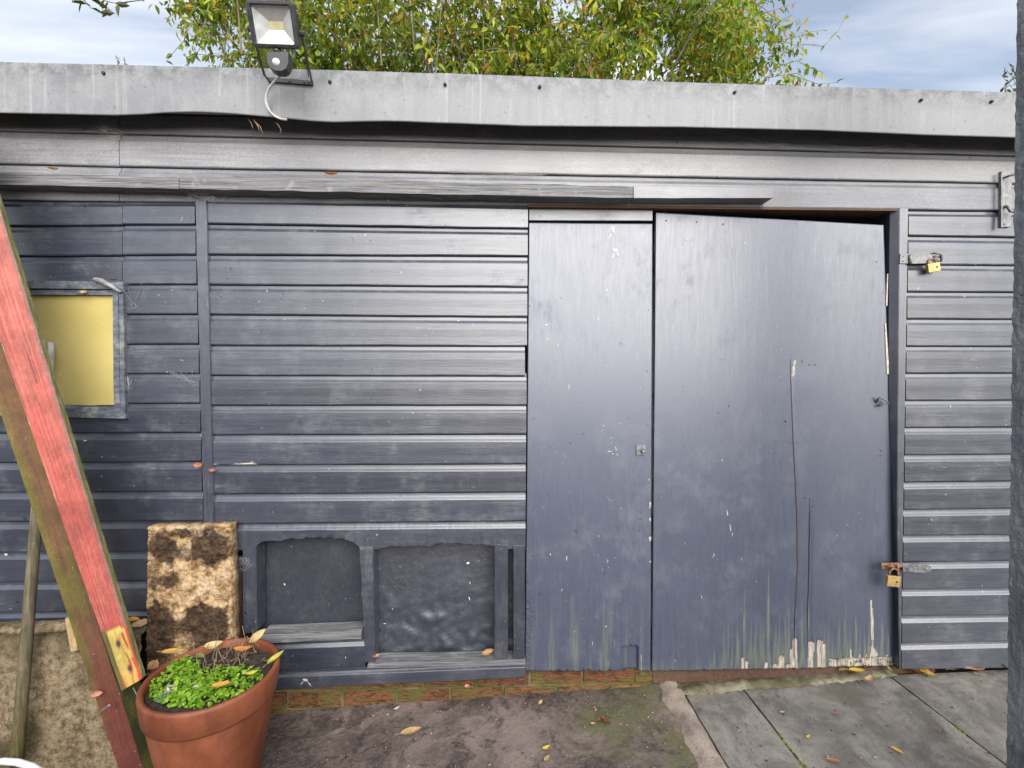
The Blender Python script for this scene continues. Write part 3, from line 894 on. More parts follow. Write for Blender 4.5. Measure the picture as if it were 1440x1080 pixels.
# sills
def sill(name, quadtop, face_h, y0, mat='board', rag=0.0015):
    pass
pxbox('bay_sill', [(366, 894), (508, 888), (508, 899), (366, 905)], -0.012, 0.068, 'ledge', nseg=16, rag=0.0022)
board(352, 513.5, 905, 898.5, 944, 938.5, wear=0.5, y0=-0.003)
pxbox('bay_sill', [(517, 934), (739, 929.5), (739, 934.5), (517, 940)], -0.014, 0.060, 'ledge', nseg=20, rag=0.0018)
board(330, 739, 950, 934, 972.5, 953, wear=0.45, y0=-0.004)
# dark backing behind everything in the front wall
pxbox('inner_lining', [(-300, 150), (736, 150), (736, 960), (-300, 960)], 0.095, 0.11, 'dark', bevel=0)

# fascia sheet with its wavy lower edge
FT = [(-300, 79), (0, 87), (480, 98.8), (614, 103.2), (616, 102.4), (960, 115.5), (1422, 130), (1700, 138)]
FB = [(-300, 155), (0, 158.5), (160, 161.7), (200, 160.5), (233, 158), (270, 157), (300, 158), (330, 159.7), (400, 166), (440, 170), (470, 171.5), (505, 170.6), (540, 170), (570, 170.5), (600, 172), (640, 173.3), (740, 177), (960, 178.5), (1150, 183), (1300, 189.5), (1422, 193), (1700, 203)]
YF = -0.10
m = MB(); rows = []
N = 260
for v in [0, 0.02, 0.08, 0.2, 0.35, 0.5, 0.65, 0.8, 0.9, 0.97, 1.0]:
    row = []
    for i in range(N + 1):
        px = lerp(-240, 1640, i / N)
        t, b = interp(FT, px), interp(FB, px)
        ridge = interp([(-300, 0), (160, 0), (235, -0.006), (300, -0.008), (400, 0), (470, 0.003), (540, -0.004), (640, 0), (760, 0), (1700, 0)], px)
        y = YF + ridge * v + 0.0015 * nz(px * 0.01, v * 2)
        if 614 < px < 620: y -= 0.0015
        row.append(m.vert(W(px, lerp(t, b, v), y), top=sstep(0.55, 0.05, v)))
    rows.append(row)
for d, k in ((0.006, 0), (0.006, 1)):
    pass
back = [m.vert(m.v[i] + Vector((0, 0.004, 0)), top=0.0) for i in rows[-1]]
rows.append(back)
roofrow = [m.vert(m.v[i] + Vector((0, 0.06, 0.004)), top=1.0) for i in rows[0]]
m.grid(([roofrow] + rows)[::-1])
fascia = m.build('fascia_sheet', M['fascia'], shed)
for pl in fascia.data.polygons: pl.use_smooth = True
# screws
for px, py in ((146, 103), (464, 115), (626, 119), (759, 122.5), (1033, 130), (1295, 141), (1394, 143)):
    c = W(px, py, YF - 0.002)
    m = MB()
    m.lathe([(0.0005, 0.0), (0.0062, 0.0), (0.0062, 0.003), (0.0046, 0.006), (0.0005, 0.007)], (0, 0, 0), 12)
    for v in m.v:
        v.x, v.y, v.z = c.x + v.x, c.y - v.z, c.z + v.y
    o = m.build('screw', M['screw'], fascia, smooth=True); fixnormals(o)
# eaves board behind the sheet, roof, end and back walls
zt = W(720, 107, YF).z
m = MB(); m.box((-2.9, -0.085, zt - 0.045), (3.3, 2.5, zt - 0.012)); m.build('roof', M['felt'], shed)
m = MB(); m.box((-2.9, -0.093, zt - 0.155), (3.3, -0.07, zt - 0.046)); m.build('eaves_board', M['pale_board'], shed)
m = MB(); m.box((-2.9, -0.069, zt - 0.10), (3.3, 0.0, zt - 0.085)); m.build('soffit', M['pale_board'], shed)
for x in (-2.88, 3.22):
    m = MB(); m.box((x, 0.12, 0.0), (x + 0.06, 2.4, zt - 0.05)); m.build('end_wall', M['board'], shed)
m = MB(); m.box((-2.9, 2.4, 0.0), (3.3, 2.46, zt - 0.05)); m.build('back_wall', M['board'], shed)
m = MB(); m.box((-2.9, 0.125, -0.3), (3.3, 2.4, 0.02)); m.build('shed_floor', M['dark'], shed)

# ledge board in three lengths
o = pxbox('ledge_board', [(-240, 235.5), (251.5, 249.5), (251.5, 265.5), (-240, 254)], -0.058, 0.0, 'ledge', nseg=40, rag=0.002)
o = pxbox('ledge_board', [(252.5, 245), (890, 262), (890, 279), (252.5, 265.2)], -0.066, 0.0, 'ledge', nseg=70, rag=0.0035)
o['label'] = 'long split and weathered middle length of the ledge board'
o = pxbox('ledge_board', [(891.2, 261), (1086.5, 264.2), (1086.5, 278.6), (891.2, 278.8)], -0.060, 0.0, 'pale_board', nseg=24, rag=0.001)

# plinth of rustic bricks under the sill
YB = 0.050
plb = MB()
def bz(px, base): return base
plinth = thing('brick_plinth', (0.2, 0.05, -0.05), None, None); WL = WLOC[plinth.name]
plinth.parent = shed; plinth.location = WL - WLOC[shed.name]
xa, xb = W(330, 960, YB).x, W(1300, 960, YB).x
# courses are level: heights read from the photo at px 700
z_low0, z_low1 = W(700, 985, YB).z - 0.012, W(700, 973, YB).z + 0.016
ch = 0.075
joint0 = W(633, 985, YB).x
ztop = W(700, 967.5, YB).z     # top of the lower course
for course in range(-2, 2):
    z1 = ztop + course * ch - 0.0; z0 = z1 - ch + 0.010
    off = 0 if course % 2 == 0 else 0.1125
    k = -12
    while True:
        x0 = joint0 + off + k * 0.225
        k += 1
        if x0 > xb: break
        if x0 + 0.225 < xa or z1 < gz(x0) - 0.01: continue
        m = MB()
        jx, jz, jy = random.uniform(-.002, .002), random.uniform(-.002, .002), random.uniform(-.003, .003)
        m.box((x0 + 0.005 + jx, YB + jy, z0 + jz), (x0 + 0.220 + jx, YB + 0.09, z1 + jz))
        m.build('brick', M['brick'], plinth, bevel=0.004)
m = MB(); m.box((xa, YB + 0.006, -0.25), (xb, YB + 0.10, ztop + ch)); m.build('mortar', M['mortar'], plinth)

# mortar fillet at the foot of the wide door
m = MB(); rows = []
for i in range(160):
    px = lerp(955, 1262, i / 159)
    f = interp([(955, 978), (985, 978), (1050, 970), (1120, 966), (1200, 958), (1262, 950)], px)
    fr = Gp(px, f + 2.2 * nz(px * 0.09, 3))
    h = interp([(955, 0.002), (970, 0.018), (1040, 0.017), (1100, 0.011), (1200, 0.007), (1262, 0.002)], px) + 0.006 * nz(px * 0.05, 2)
    z = fr.z
    row = []
    for (dy, k) in ((0, -0.02), (0.002, 0.5), (0.009, 0.9), (0.022, 1.0), (0.040, 0.85), (0.055, 0.3), (0.075, -0.05)):
        row.append(m.vert((fr.x, fr.y + dy, z + h * k + 0.006 * nz(px * 0.11, dy * 40, 5) + 0.003 * nz(px * 0.4, dy * 90, 1))))
    rows.append(row)
m.grid(rows)
o = m.build('mortar_fillet', M['fillet'], smooth=True); fixnormals(o)
tag(o, 'crumbling pale mortar fillet along the foot of the wide door', kind='structure')

# ---- window
win = thing('window', W(110, 490, 0.0), None, None); win.parent = shed; win.location = WLOC['window'] - WLOC[shed.name]
def bar(name, quad, y0, y1, wear, parent, mat='winframe', bevel=0.002):
    return pxbox(name, quad, y0, y1, mat, parent, bevel=bevel, wear=wear, nseg=14, rag=0.001)
bar('frame_head', [(-20, 394), (173, 396), (173, 407), (-20, 405)], -0.014, 0.03, 0.5, win)
bar('frame_jamb', [(-27, 394), (-20.5, 394), (-20.5, 589), (-27, 589)], -0.012, 0.03, 0.5, win)
bar('frame_jamb', [(166.5, 405), (173, 405), (176, 588), (169.5, 588)], -0.012, 0.03, 0.5, win)
bar('frame_sill', [(-20, 584), (170, 581.5), (176.5, 583), (176.5, 589)], -0.016, 0.03, 0.7, win)
bar('sash_rail', [(-20, 407), (166, 408), (166, 415), (-20, 414)], -0.006, 0.03, 0.4, win)
bar('sash_stile', [(158, 414.5), (166, 414.5), (169, 582), (160, 582)], -0.007, 0.03, 0.9, win)
bar('sash_rail', [(-20, 573.5), (160, 572.5), (160, 583), (-20, 585)], -0.008, 0.03, 1.0, win)
pxbox('pane', [(-20, 411), (160, 411), (161, 576), (-20, 576)], 0.010, 0.014, 'windowpane', win, bevel=0)
m = MB()
m.tube([W(133, 393, -0.022), W(142, 395, -0.024), W(156, 402, -0.024), W(170, 411, -0.020)], [0.009, 0.011, 0.010, 0.006], 10)
o = m.build('catch', M['galvpale'], win, smooth=True)

# ---- ironmongery on the doors
def hexpx(name, quad, y0, y1, mat, parent, bevel=0.001): return pxbox(name, quad, y0, y1, mat, parent, bevel)
# lower hasp
hp = hexpx('hasp', [(1269, 792), (1301, 793.5), (1301, 806), (1270, 804)], -0.014, -0.008, 'galv', shed)
hp['label'] = 'lower grey hasp'
m = MB(); c1 = [W(x, y, -0.014) for x, y in ((1300, 794), (1308, 796), (1310, 799.5), (1308, 804), (1300, 806))]
c2 = [p + Vector((0, .006, 0)) for p in c1]
a = [m.vert(p) for p in c1]; b = [m.vert(p) for p in c2]; m.face(*a); m.face(*b[::-1])
for i in range(5): m.face(a[i], a[(i + 1) % 5], b[(i + 1) % 5], b[i])
o = m.build('hasp_tip', M['galv'], hp); fixnormals(o)
o = hexpx('hinge_leaf', [(1240, 792), (1269, 791.5), (1269, 798), (1240, 800)], -0.013, -0.009, 'rusty', hp)
m = MB()
for dx in (1253, 1262):
    m.tube([W(dx, 793, -0.014), W(dx, 803, -0.014)], 0.006, 8)
m.build('knuckle', M['rusty'], hp, smooth=True)
for px, py in ((1276, 798), (1287, 799), (1303, 800)):
    m = MB(); c = W(px, py, -0.0145); m.lathe([(0.0004, 0.003), (0.003, 0.002), (0.004, 0.0)], (0, 0, 0), 10)
    for v in m.v: v.x, v.y, v.z = c.x + v.x, c.y - v.z, c.z + v.y
    o = m.build('rivet', M['galvpale'], hp, smooth=True); fixnormals(o)
m = MB()
m.tube([W(1246, 797, 0.02), W(1246, 797, -0.02), W(1250, 795.5, -0.028), W(1256, 797, -0.02), W(1256, 797, 0.02)], 0.003, 8)
m.build('staple', M['rusty'], hp, smooth=True)
# upper hasp
hp2 = hexpx('hasp', [(1280, 358), (1311, 356.5), (1311.5, 370), (1281, 371)], -0.016, -0.010, 'galvpale', shed)
hp2['label'] = 'upper pale hasp folded back on the boards'
hexpx('hinge_leaf', [(1266, 357), (1279, 357), (1279, 370.5), (1265.5, 370.5)], -0.010, -0.005, 'galvpale', hp2)
m = MB(); m.tube([W(1280, 358, -0.014), W(1280.5, 371, -0.014)], 0.0055, 8); m.build('knuckle', M['galvpale'], hp2, smooth=True)
m = MB()
m.tube([W(1313, 356, -0.004), W(1312, 356, -0.02), W(1323, 357, -0.024), W(1324, 365, -0.02), W(1323, 367, -0.004)], 0.004, 8)
m.tube([W(1311, 362, -0.014), W(1318, 360, -0.020), W(1325, 363, -0.012)], 0.004, 8)
m.build('staple', M['galv'], hp2, smooth=True)
for px, py in ((1270, 361), (1270, 367)):
    m = MB(); c = W(px, py, -0.0105); m.lathe([(0.0004, 0.002), (0.0025, 0.0015), (0.003, 0.0)], (0, 0, 0), 8)
    for v in m.v: v.x, v.y, v.z = c.x + v.x, c.y - v.z, c.z + v.y
    o = m.build('rivet', M['galv'], hp2); fixnormals(o)

def padlock(px, py, wpx, hpx, y, tilt, label, shk):
    c = W(px, py, y)
    s = wpx / 345
    h = hpx / 345
    t = thing('padlock', c, label, 'padlock', 'brass padlocks on the door hasps')
    m = MB(); m.box((-s / 2, -0.007, -h / 2), (s / 2, 0.007, h / 2))
    rot = Matrix.Rotation(tilt, 3, 'Y')
    for v in m.v: v.xyz = c + rot @ v
    m.build('body', M['brass'], t, bevel=0.002)
    m = MB(); r = s * 0.33
    pts = [Vector((-r, 0, h * 0.4)), Vector((-r, 0, h / 2 + shk * 0.5))] + [Vector((-r * math.cos(q), 0, h / 2 + shk * 0.5 + r * math.sin(q))) for q in [math.pi * k / 8 for k in range(1, 8)]] + [Vector((r, 0, h / 2 + shk * 0.5)), Vector((r, 0, h * 0.4))]
    m.tube([c + rot @ p for p in pts], 0.0034, 8)
    m.build('shackle', M['rusty'], t, smooth=True)
    m = MB(); k = c + rot @ Vector((s * 0.2, -0.0073, 0))
    m.lathe([(0.0003, 0.0008), (0.004, 0.0008), (0.004, -0.001)], (0, 0, 0), 12)
    for v in m.v: v.x, v.y, v.z = k.x + v.x, k.y - v.z, k.z + v.y
    o = m.build('keyhole', M['screw'], t); fixnormals(o)
    return t
padlock(1255.5, 817, 19.5, 15.5, -0.026, R(6), 'brass padlock with a rusty shackle hanging from the lower hasp', 0.022)
padlock(1312, 376.5, 18, 13, -0.022, R(-10), 'brass padlock hanging from the upper hasp beside the right boards', 0.004)

# small latch plate and staple on the doors
lp = hexpx('latch_plate', [(895, 626), (908.5, 626), (908.5, 640.5), (895, 640.5)], YD - 0.006, YD, 'galv', narrow)
m = MB(); c = W(903, 634, YD - 0.006); m.tube([c, c + Vector((0.002, -0.014, -0.002))], [0.007, 0.005], 8); m.build('stud', M['galvpale'], lp, smooth=True)
m = MB()
m.tube([W(1232, 566, YD - .002), W(1236, 559, YD - 0.020), W(1246, 563, YD - 0.024), W(1250, 567, YD - 0.016), W(1240, 569, YD - 0.02), W(1234, 571, YD - 0.008)], 0.0042, 8)
o = m.build('ring_staple', M['galv'], wide, smooth=True)
# nail heads and drill holes across the doors
def studs(door_, pts, r=0.0022, mat='screw', name='nail_head'):
    for px, py in pts:
        m = MB(); c = W(px, py, YD - 0.0012)
        m.lathe([(0.0003, 0.0015), (r, 0.001), (r, -0.002)], (0, 0, 0), 7)
        for v in m.v: v.x, v.y, v.z = c.x + v.x, c.y - v.z, c.z + v.y
        o = m.build(name, M[mat], door_); fixnormals(o)
studs(narrow, [(912, 436), (910.5, 522), (802, 623), (820, 610), (863, 636), (745, 430)], 0.0025)
studs(wide, [(1025, 571), (1128, 508), (1138, 513), (1146, 513), (1104, 592), (1105, 593), (937, 310), (980, 312), (1017, 315), (1132, 700), (1143, 705), (1143, 712), (1239, 634), (1238, 641), (1010, 580), (1233, 368)], 0.0028)
# splashes on the doors
def splash(door_, pts, y=YD - 0.0016, mat='chip', name='splash'):
    m = MB()
    for px, py, rx, ry, ang in pts:
        c = W(px, py, y); n_ = 11
        vs = []
        for k in range(n_):
            q = 2 * math.pi * k / n_
            rr = 0.6 + 0.7 * random.random()
            a, b = rx / 460 * rr * math.cos(q), ry / 400 * rr * math.sin(q)
            vs.append(m.vert(c + Vector((a * math.cos(ang) - b * math.sin(ang), 0.0007, a * math.sin(ang) + b * math.cos(ang)))))
        t = m.vert(c + Vector((0, -0.0014, 0)))
        for k in range(n_): m.face(vs[k], vs[(k + 1) % n_], t)
    o = m.build(name, M[mat], door_); o['kind'] = 'stuff'
    return o
splash(narrow, [(862, 322, 3, 5, -.3), (858, 332, 1.2, 7, -.4), (864, 328, 1.5, 4, .3), (865, 352, 5, 4, 0), (862, 360, 2, 5, -.5), (869, 358, 1.5, 4, .2), (853, 409, 1.4, 3, -.4), (768, 457, 2.5, 1.4, 0), (770, 477, 1, 2.2, 0), (862, 638, 1.2, 1.2, 0), (857, 635, 4, .7, 0.1), (866, 631, .8, 3.5, .4), (868, 640, 3, .6, -.5)])
splash(wide, [(961, 343, 1.0, 5, -.5), (957, 350, .8, 6, -.6), (964, 338, .9, 4, -.5), (1023, 722, 1.2, 6, .2), (1027, 742, 1.0, 7, .15), (1030, 752, .8, 3, .1), (1004, 780, .8, 3, 0), (987, 840, .8, 3.5, 0), (1043, 786, .7, 3, .3)])
splash(narrow, [(797, 785, 1.0, 5, 0), (774, 780, 1, 2, 0), (852, 881, 1.5, 1.5, 0), (833, 905, .6, 4, 0), (790, 830, .7, 3, -.2)])
# white flecks on boards and bays
splash(shed, [(658, 792, 3, 2, .5), (661, 820, 1, 2, 0), (660, 842, 1, 3, .3), (400, 822, 1.5, 2.5, .3), (541, 877, 3, .7, .2)], y=0.055)
splash(shed, [(429, 957, 4, 3, 0), (424, 961, 1, 4, -.7), (435, 962, 1, 4, .7), (486, 925, .8, 2, 0), (1337, 572, 1, 3, 0), (546, 282, 1, 2.5, -.3), (119, 620, 3, 1.5, 0), (8, 780, 3, 1.5, 0), (1310, 731, 1.5, 1.2, 0)], y=-0.0065)

# wall bracket at the far right
br = thing('gate_bracket', W(1413, 280, -0.006), None, None); br.parent = shed; br.location = WLOC[br.name] - WLOC[shed.name]
br['label'] = 'painted upright steel bracket screwed to the boards beside the pillar'
hexpx('back_plate', [(1408.5, 241), (1424, 241), (1422, 319), (1408.5, 319)], -0.010, -0.003, 'galvpale', br)
hexpx('edge_flange', [(1408, 241), (1410, 241), (1410, 320), (1408, 320)], -0.022, -0.0105, 'galv', br, 0.0005)
m = MB()
m.tube([W(1412, 250, -0.012), W(1420, 247, -0.03), W(1436, 243, -0.045)], 0.004, 8)
m.tube([W(1414, 290, -0.012), W(1418, 292, -0.03), W(1421, 297, -0.035), W(1430, 298, -0.035)], 0.006, 8)
m.build('hook', M['galv'], br, smooth=True)
m = MB(); c = W(1413, 315, -0.011); m.lathe([(0.0003, 0.003), (0.004, 0.002), (0.005, 0)], (0, 0, 0), 10)
for v in m.v: v.x, v.y, v.z = c.x + v.x, c.y - v.z, c.z + v.y
o = m.build('bolt', M['galvpale'], br); fixnormals(o)

# ------------------------------------------------------------ pillar at the right
hx = W(1420.5, 540, -0.58).x
house = thing('rendered_pillar', (hx + 0.07, -0.67, 0), 'dark roughcast rendered pillar standing at the right edge', 'pillar')
LEAN = 0.0165      # the pillar leans a little towards the yard
m = MB(); rows = []
NYY, NZZ = 150, 150
ys = [-0.58 - (i / NYY) ** 1.1 * 0.18 for i in range(NYY + 1)]
zs = [-0.2 + 2.8 * j / NZZ for j in range(NZZ + 1)]
for z in zs:
    row = []
    for y in ys:
        d = 0.0035 * nz(y * 60, z * 60) + 0.003 * nz(y * 25, z * 30, 4) + 0.0035 * max(0, nz(y * 95, z * 80, 7))
        c = 0.004 if y == ys[0] else 0
        row.append(m.vert((hx + c + 0.004 - d * 1.3 - LEAN * (z - EYE), y, z)))
    rows.append(row)
m.grid(rows)
o = m.build('roughcast_face', M['render'], house, smooth=True); fixnormals(o)
if o.data.polygons[0].normal.x > 0: o.data.flip_normals()
m = MB(); m.box((hx + 0.012, -0.755, -0.3), (hx + 0.13, -0.582, 2.6))
for v in m.v: v.x -= LEAN * (v.z - EYE)
m.build('core', M['render'], house)
m = MB(); m.box((hx - 0.01, -0.77, 2.603), (hx + 0.145, -0.57, 2.66))
for v in m.v: v.x -= LEAN * (v.z - EYE)
m.build('coping', M['felt'], house)

# ------------------------------------------------------------ concrete plinth lower left
m = MB(); rows = []
yf, yb = -0.11, -0.012
x0, x1 = -2.7, W(196, 900, yf).x
zt2 = W(60, 896, yf).z
prof = [(-0.55, 0), (0.0, 0.0)]
NU, NV = 110, 44
for j in range(NV + 1):
    t = j / NV
    row = []
    for i in range(NU + 1):
        x = lerp(x0, x1, i / NU)
        if t < 0.75:
            s = t / 0.75
            z = lerp(-0.35, zt2 - 0.012, s); y = yf - 0.05 * (1 - s)
            d = 0.016 * nz(x * 9, z * 9) + 0.009 * nz(x * 24, z * 24, 2) + 0.005 * nz(x * 55, z * 55, 5)
            y -= d
        else:
            s = (t - 0.75) / 0.25
            y = lerp(yf + 0.008, yb, s)
            z = zt2 + 0.010 * s + 0.006 * nz(x * 10, y * 12) - 0.004 * (s < .2)
        pale = sstep(-1.86, -1.98, x + 0.08 * nz(z * 8, 1)) * sstep(-0.12, 0.05, z) * sstep(0.25, 0.12, z)
        alg = max(sstep(zt2 - 0.10, zt2 - 0.0, z + 0.03 * nz(x * 7, 3)) * 0.9, sstep(0.12, 0.5, nz(x * 5, z * 5, 9)))
        row.append(m.vert((x, y, z), pale=pale, alg=alg))
    rows.append(row)
m.grid(rows)
o = m.build('concrete_plinth', M['plinth'], smooth=True); fixnormals(o)
tag(o, 'rough sandy concrete upstand below the boards at the lower left', 'plinth', kind=None)
m = MB(); rows = []     # loose kerb stone lying on it
A, B = W(4, 881, -0.06), W(128, 874, -0.06)
for i in range(25):
    t = i / 24; c = A.lerp(B, t); k = math.sin(math.pi * min(1, max(0.02, t * 1.02))) ** 0.25
    rows.append([m.vert(c + Vector((0, 0.035 * math.cos(q) * k, (0.020 * math.sin(q)) * k + 0.003 * nz(t * 9, q)))) for q in [2 * math.pi * j / 10 for j in range(10)]])
m.grid(rows, True); m.face(*rows[0]); m.face(*rows[-1])
o = m.build('edging_stone', M['plinth'], smooth=True); fixnormals(o)
o.location.z = zt2 + 0.012
tag(o, 'long grey stone lying on the concrete upstand under the boards', 'stone')

# ------------------------------------------------------------ crusted slab leaning on the boards
m = MB()
quad = [(207, 740), (325, 737), (326, 934), (205, 940)]
NU, NV = 90, 140
fr = []
for j in range(NV + 1):
    t = j / NV
    yy = lerp(-0.052, -0.085, t)
    row = []
    for i in range(NU + 1):
        u = i / NU
        px, py = lerp(lerp(207, 324, u), lerp(205, 327, u), t), lerp(lerp(741, 738, u), lerp(950, 945, u), t)
        p = W(px, py, yy)
        if i in (0, NU): p.x += 0.004 * nz(t * 14, u * 9)
        if j == 0: p.z += 0.004 * nz(u * 10, 4)
        dd = 0.008 * nz(p.x * 22, p.z * 22) + 0.010 * max(0, nz(p.x * 45, p.z * 60, 3)) + 0.006 * nz(p.x * 80, p.z * 110, 5)
        if i in (0, NU) or j == 0: dd = -0.004
        p.y -= dd
        # black crust: the lower third and a ragged band at the top
        nn_ = 0.22 * nz(u * 6, t * 9, 3) + 0.15 * nz(u * 15, t * 22, 7)
        tops = max([sstep(1.0, 0.35, math.hypot((u - cu) / ru, (t - ct) / rt) + 1.4 * nn_) * kk for cu, ct, ru, rt, kk in ((0.17, 0.14, 0.30, 0.19, .74), (0.76, 0.16, 0.38, 0.21, .78), (0.5, 0.05, 0.8, 0.05, .62), (0.27, 0.36, 0.17, 0.09, .66), (0.47, 0.19, 0.3, 0.08, .6), (0.08, 0.30, 0.12, 0.18, .55))])
        bk = max(tops, sstep(0.50, 0.60, t + 0.10 * nz(u * 4, 1) + 0.25 * nn_) * sstep(-0.02, 0.25, 1.1 - t) * (0.82 - 0.6 * sstep(0.28, 0.02, abs(u - 0.45)) * sstep(.62, .85, t)) * sstep(1.04, 0.9, u))
        row.append(m.vert(p, black=min(1, bk)))
    fr.append(row)
m.grid(fr[::-1])
bd = fr[0] + [r[-1] for r in fr[1:]] + fr[-1][-2::-1] + [r[0] for r in fr[-2:0:-1]]
bk = [m.vert((m.v[i].x, m.v[i].y + 0.048, m.v[i].z), black=0.25) for i in bd]
for k in range(len(bd)):
    q = (k + 1) % len(bd); m.face(bd[k], bd[q], bk[q], bk[k])
m.face(*bk)
o = m.build('stone_slab', M['stone'], smooth=True); fixnormals(o)
tag(o, 'ochre crusted stone slab with black staining leaning upright against the boards', 'stone slab')
# gap post beside it
pxbox('side_cheek', [(326, 795), (340, 800), (340, 896), (326, 905)], 0.035, 0.06, 'brownwood', bevel=0)

# ------------------------------------------------------------ red beam
beam = thing('timber_beam', (W(190, 1078, -0.25).x, -0.2, gz(-1.3)), 'leaning timber beam with red painted board nailed to its face', 'beam')
def beamprism(name, bl, br_, tl, tr, yf0, yf1, th, colf, mat, nseg=60, nw=10):
    """px corners of the front face, bottom to top"""
    m = MB(); rows = []
    for i in range(nseg + 1):
        t = i / nseg
        # straight in space: interpolate the world corner points
        A = W(*bl, yf0).lerp(W(*tl, yf1), t); B = W(*br_, yf0).lerp(W(*tr, yf1), t)
        ring = []
        for k in range(nw + 1):
            u = k / nw
            p = A.lerp(B, u)
            e = 0.003 if k in (0, nw) else 0
            ring.append(m.vert(p + Vector((0, e + 0.001 * nz(t * 30, u * 5), 0)), Col=colf(u, t, 0)))
        for k in range(4):
            p = B + Vector((0, 0.004 + (th - 0.004) * k / 3, 0)); p.x += 0.0015 * nz(t * 40, k)
            ring.append(m.vert(p, Col=colf(k / 3, t, 1)))
        for k in range(4):
            p = A + Vector((0, th - (th - 0.004) * k / 3, 0))
            ring.append(m.vert(p, Col=colf(k / 3, t, 2)))
        rows.append(ring)
    m.grid(rows, True)
    m.face(*rows[0]); m.face(*rows[-1])
    o = m.build(name, M[mat], beam); fixnormals(o)
    return o
def mixc(a, b, t): return tuple(lerp(x, y, t) for x, y in zip(a, b))
REDDK, OLIVE, BRN, DGRN = (0.125, 0.035, 0.026), (0.125, 0.10, 0.024), (0.125, 0.064, 0.032), (0.055, 0.06, 0.022)
def postcol(u, t, side):
    if side == 1: return mixc(DGRN, (0.11, 0.11, 0.03), sstep(-.2, .5, nz(t * 25, u * 3)))
    if side == 2: return mixc(OLIVE, BRN, 0.3)
    lo = mixc(REDDK, BRN, sstep(0.10, 0.30, t + 0.05 * nz(t * 20, u * 4)))
    g = sstep(0.5, 0.05, u + 0.25 * nz(t * 18, u * 3, 4)) * sstep(0.04, 0.22, t) + 0.8 * sstep(0.05, 0.6, nz(t * 9, u * 2, 8)) * sstep(.1, .25, t) * sstep(.6, .4, t)
    lo = mixc(lo, (0.05, 0.025, 0.018), 0.6 * sstep(0.1, 0.6, nz(u * 15, t * 9, 3)))
    return mixc(lo, OLIVE, min(1, g))
beamprism('post', (172, 1100), (206.5, 1100), (-144, 150), (-95, 150), -0.25, -0.20, 0.090, postcol, 'beamwood', 160, 26)
RED, PALER = (0.35, 0.082, 0.066), (0.42, 0.145, 0.118)
YEL, STAIN = (0.50, 0.38, 0.10), (0.42, 0.07, 0.04)
TB = 0.098     # share of the board, from its foot, where the paint is gone
def boardcol(u, t, side):
    if side == 1: return mixc((0.13, 0.13, 0.045), (0.23, 0.20, 0.10), sstep(-.2, .5, nz(t * 30, u * 3)))
    if side == 2: return OLIVE
    if t < TB - 0.006 * (u - .5):
        if u < 0.22: return (0.12, 0.10, 0.03)
        r = sstep(0.0, 0.25, nz(u * 9, t * 45, 2)) * sstep(0.45, 0.8, u)
        k = max(r, sstep(0.90, 0.97, u), sstep(0.05, 0.0, t) * sstep(-.2, .4, nz(u * 10, 1)))
        c = mixc(YEL, STAIN, k)
        for (uu, tt) in ((0.52, 0.072), (0.66, 0.026)):
            c = mixc(c, (0.07, 0.03, 0.05), sstep(1.0, 0.3, math.hypot((u - uu) / 0.14, (t - tt) / 0.010)))
        return c
    c = mixc(RED, PALER, sstep(0.2, 1.0, t) * 0.8 + 0.3 * nz(u * 3, t * 14))
    c = mixc(c, (0.36, 0.06, 0.05), sstep(0.25, 0.7, nz(u * 2, t * 8, 5)) * 0.35)
    gr_ = nz(u * 17, t * 7, 2) + 0.5 * nz(u * 41, t * 13, 6)
    c = mixc(c, (0.52, 0.22, 0.18), max(0, gr_) * 0.42) if gr_ > 0 else mixc(c, (0.20, 0.035, 0.030), -gr_ * 0.5)
    if nz(u * 24, t * 4.5, 11) > 0.56: c = mixc(c, (0.07, 0.03, 0.025), 0.6)
    if u < 0.06: c = mixc(c, (0.33, 0.20, 0.13), sstep(0.0, 0.4, nz(t * 55, 4)))
    if u > 0.88: c = mixc(c, (0.22, 0.12, 0.11), sstep(0.88, 1.0, u + 0.07 * nz(t * 60)))
    c = mixc(c, (0.55, 0.42, 0.36), sstep(0.80, 0.87, t + 0.03 * nz(u * 6, t * 9)) * 0.8)
    return c
beamprism('red_board', (170, 972), (199, 955), (-115, 150), (-45, 150), -0.272, -0.221, 0.0205, boardcol, 'beamwood', 260, 44)
# nails in the post
for (a, b) in (((137, 1004), (153, 992)), ((187, 967), (193, 978))):
    m = MB(); A, B = W(*a, -0.262), W(*b, -0.285); m.tube([A, B], 0.0016, 6)
    m.tube([B, B + (B - A).normalized() * 0.0015], 0.004, 8)
    m.build('nail', M['galvpale'], beam)

# wooden handle behind it
m = MB()
P0, P1 = W(23.5, 1075, -0.20), W(71, 482, -0.040)
pts = [P0.lerp(P1, i / 30) for i in range(31)]
pts[0] = P0; 
m.tube(pts, [0.0190 - 0.0035 * (i / 30) for i in range(31)], 14)
m.a['Col'] = {}
for i in range(len(m.v)):
    t = (i // 14) / 30
    m.a['Col'][i] = mixc(mixc((0.13, 0.11, 0.07), (0.10, 0.085, 0.03), sstep(.3, 0, t)), (0.42, 0.40, 0.36), sstep(0.5, 0.95, t))
o = m.build('wooden_handle', M['handlewood'], smooth=True)
tag(o, 'grey round wooden handle leaning behind the red beam', 'wooden handle')
# offcut stuck behind the beam
o = pxbox('wood_offcut', [(91, 870), (100, 868), (109, 915), (99, 917)], -0.155, -0.137, 'sawnwood', parent=beam)
o.parent = None; o.location = WLOC[o.name]
tag(o, 'short pale wooden offcut standing behind the beam on the upstand', 'offcut')

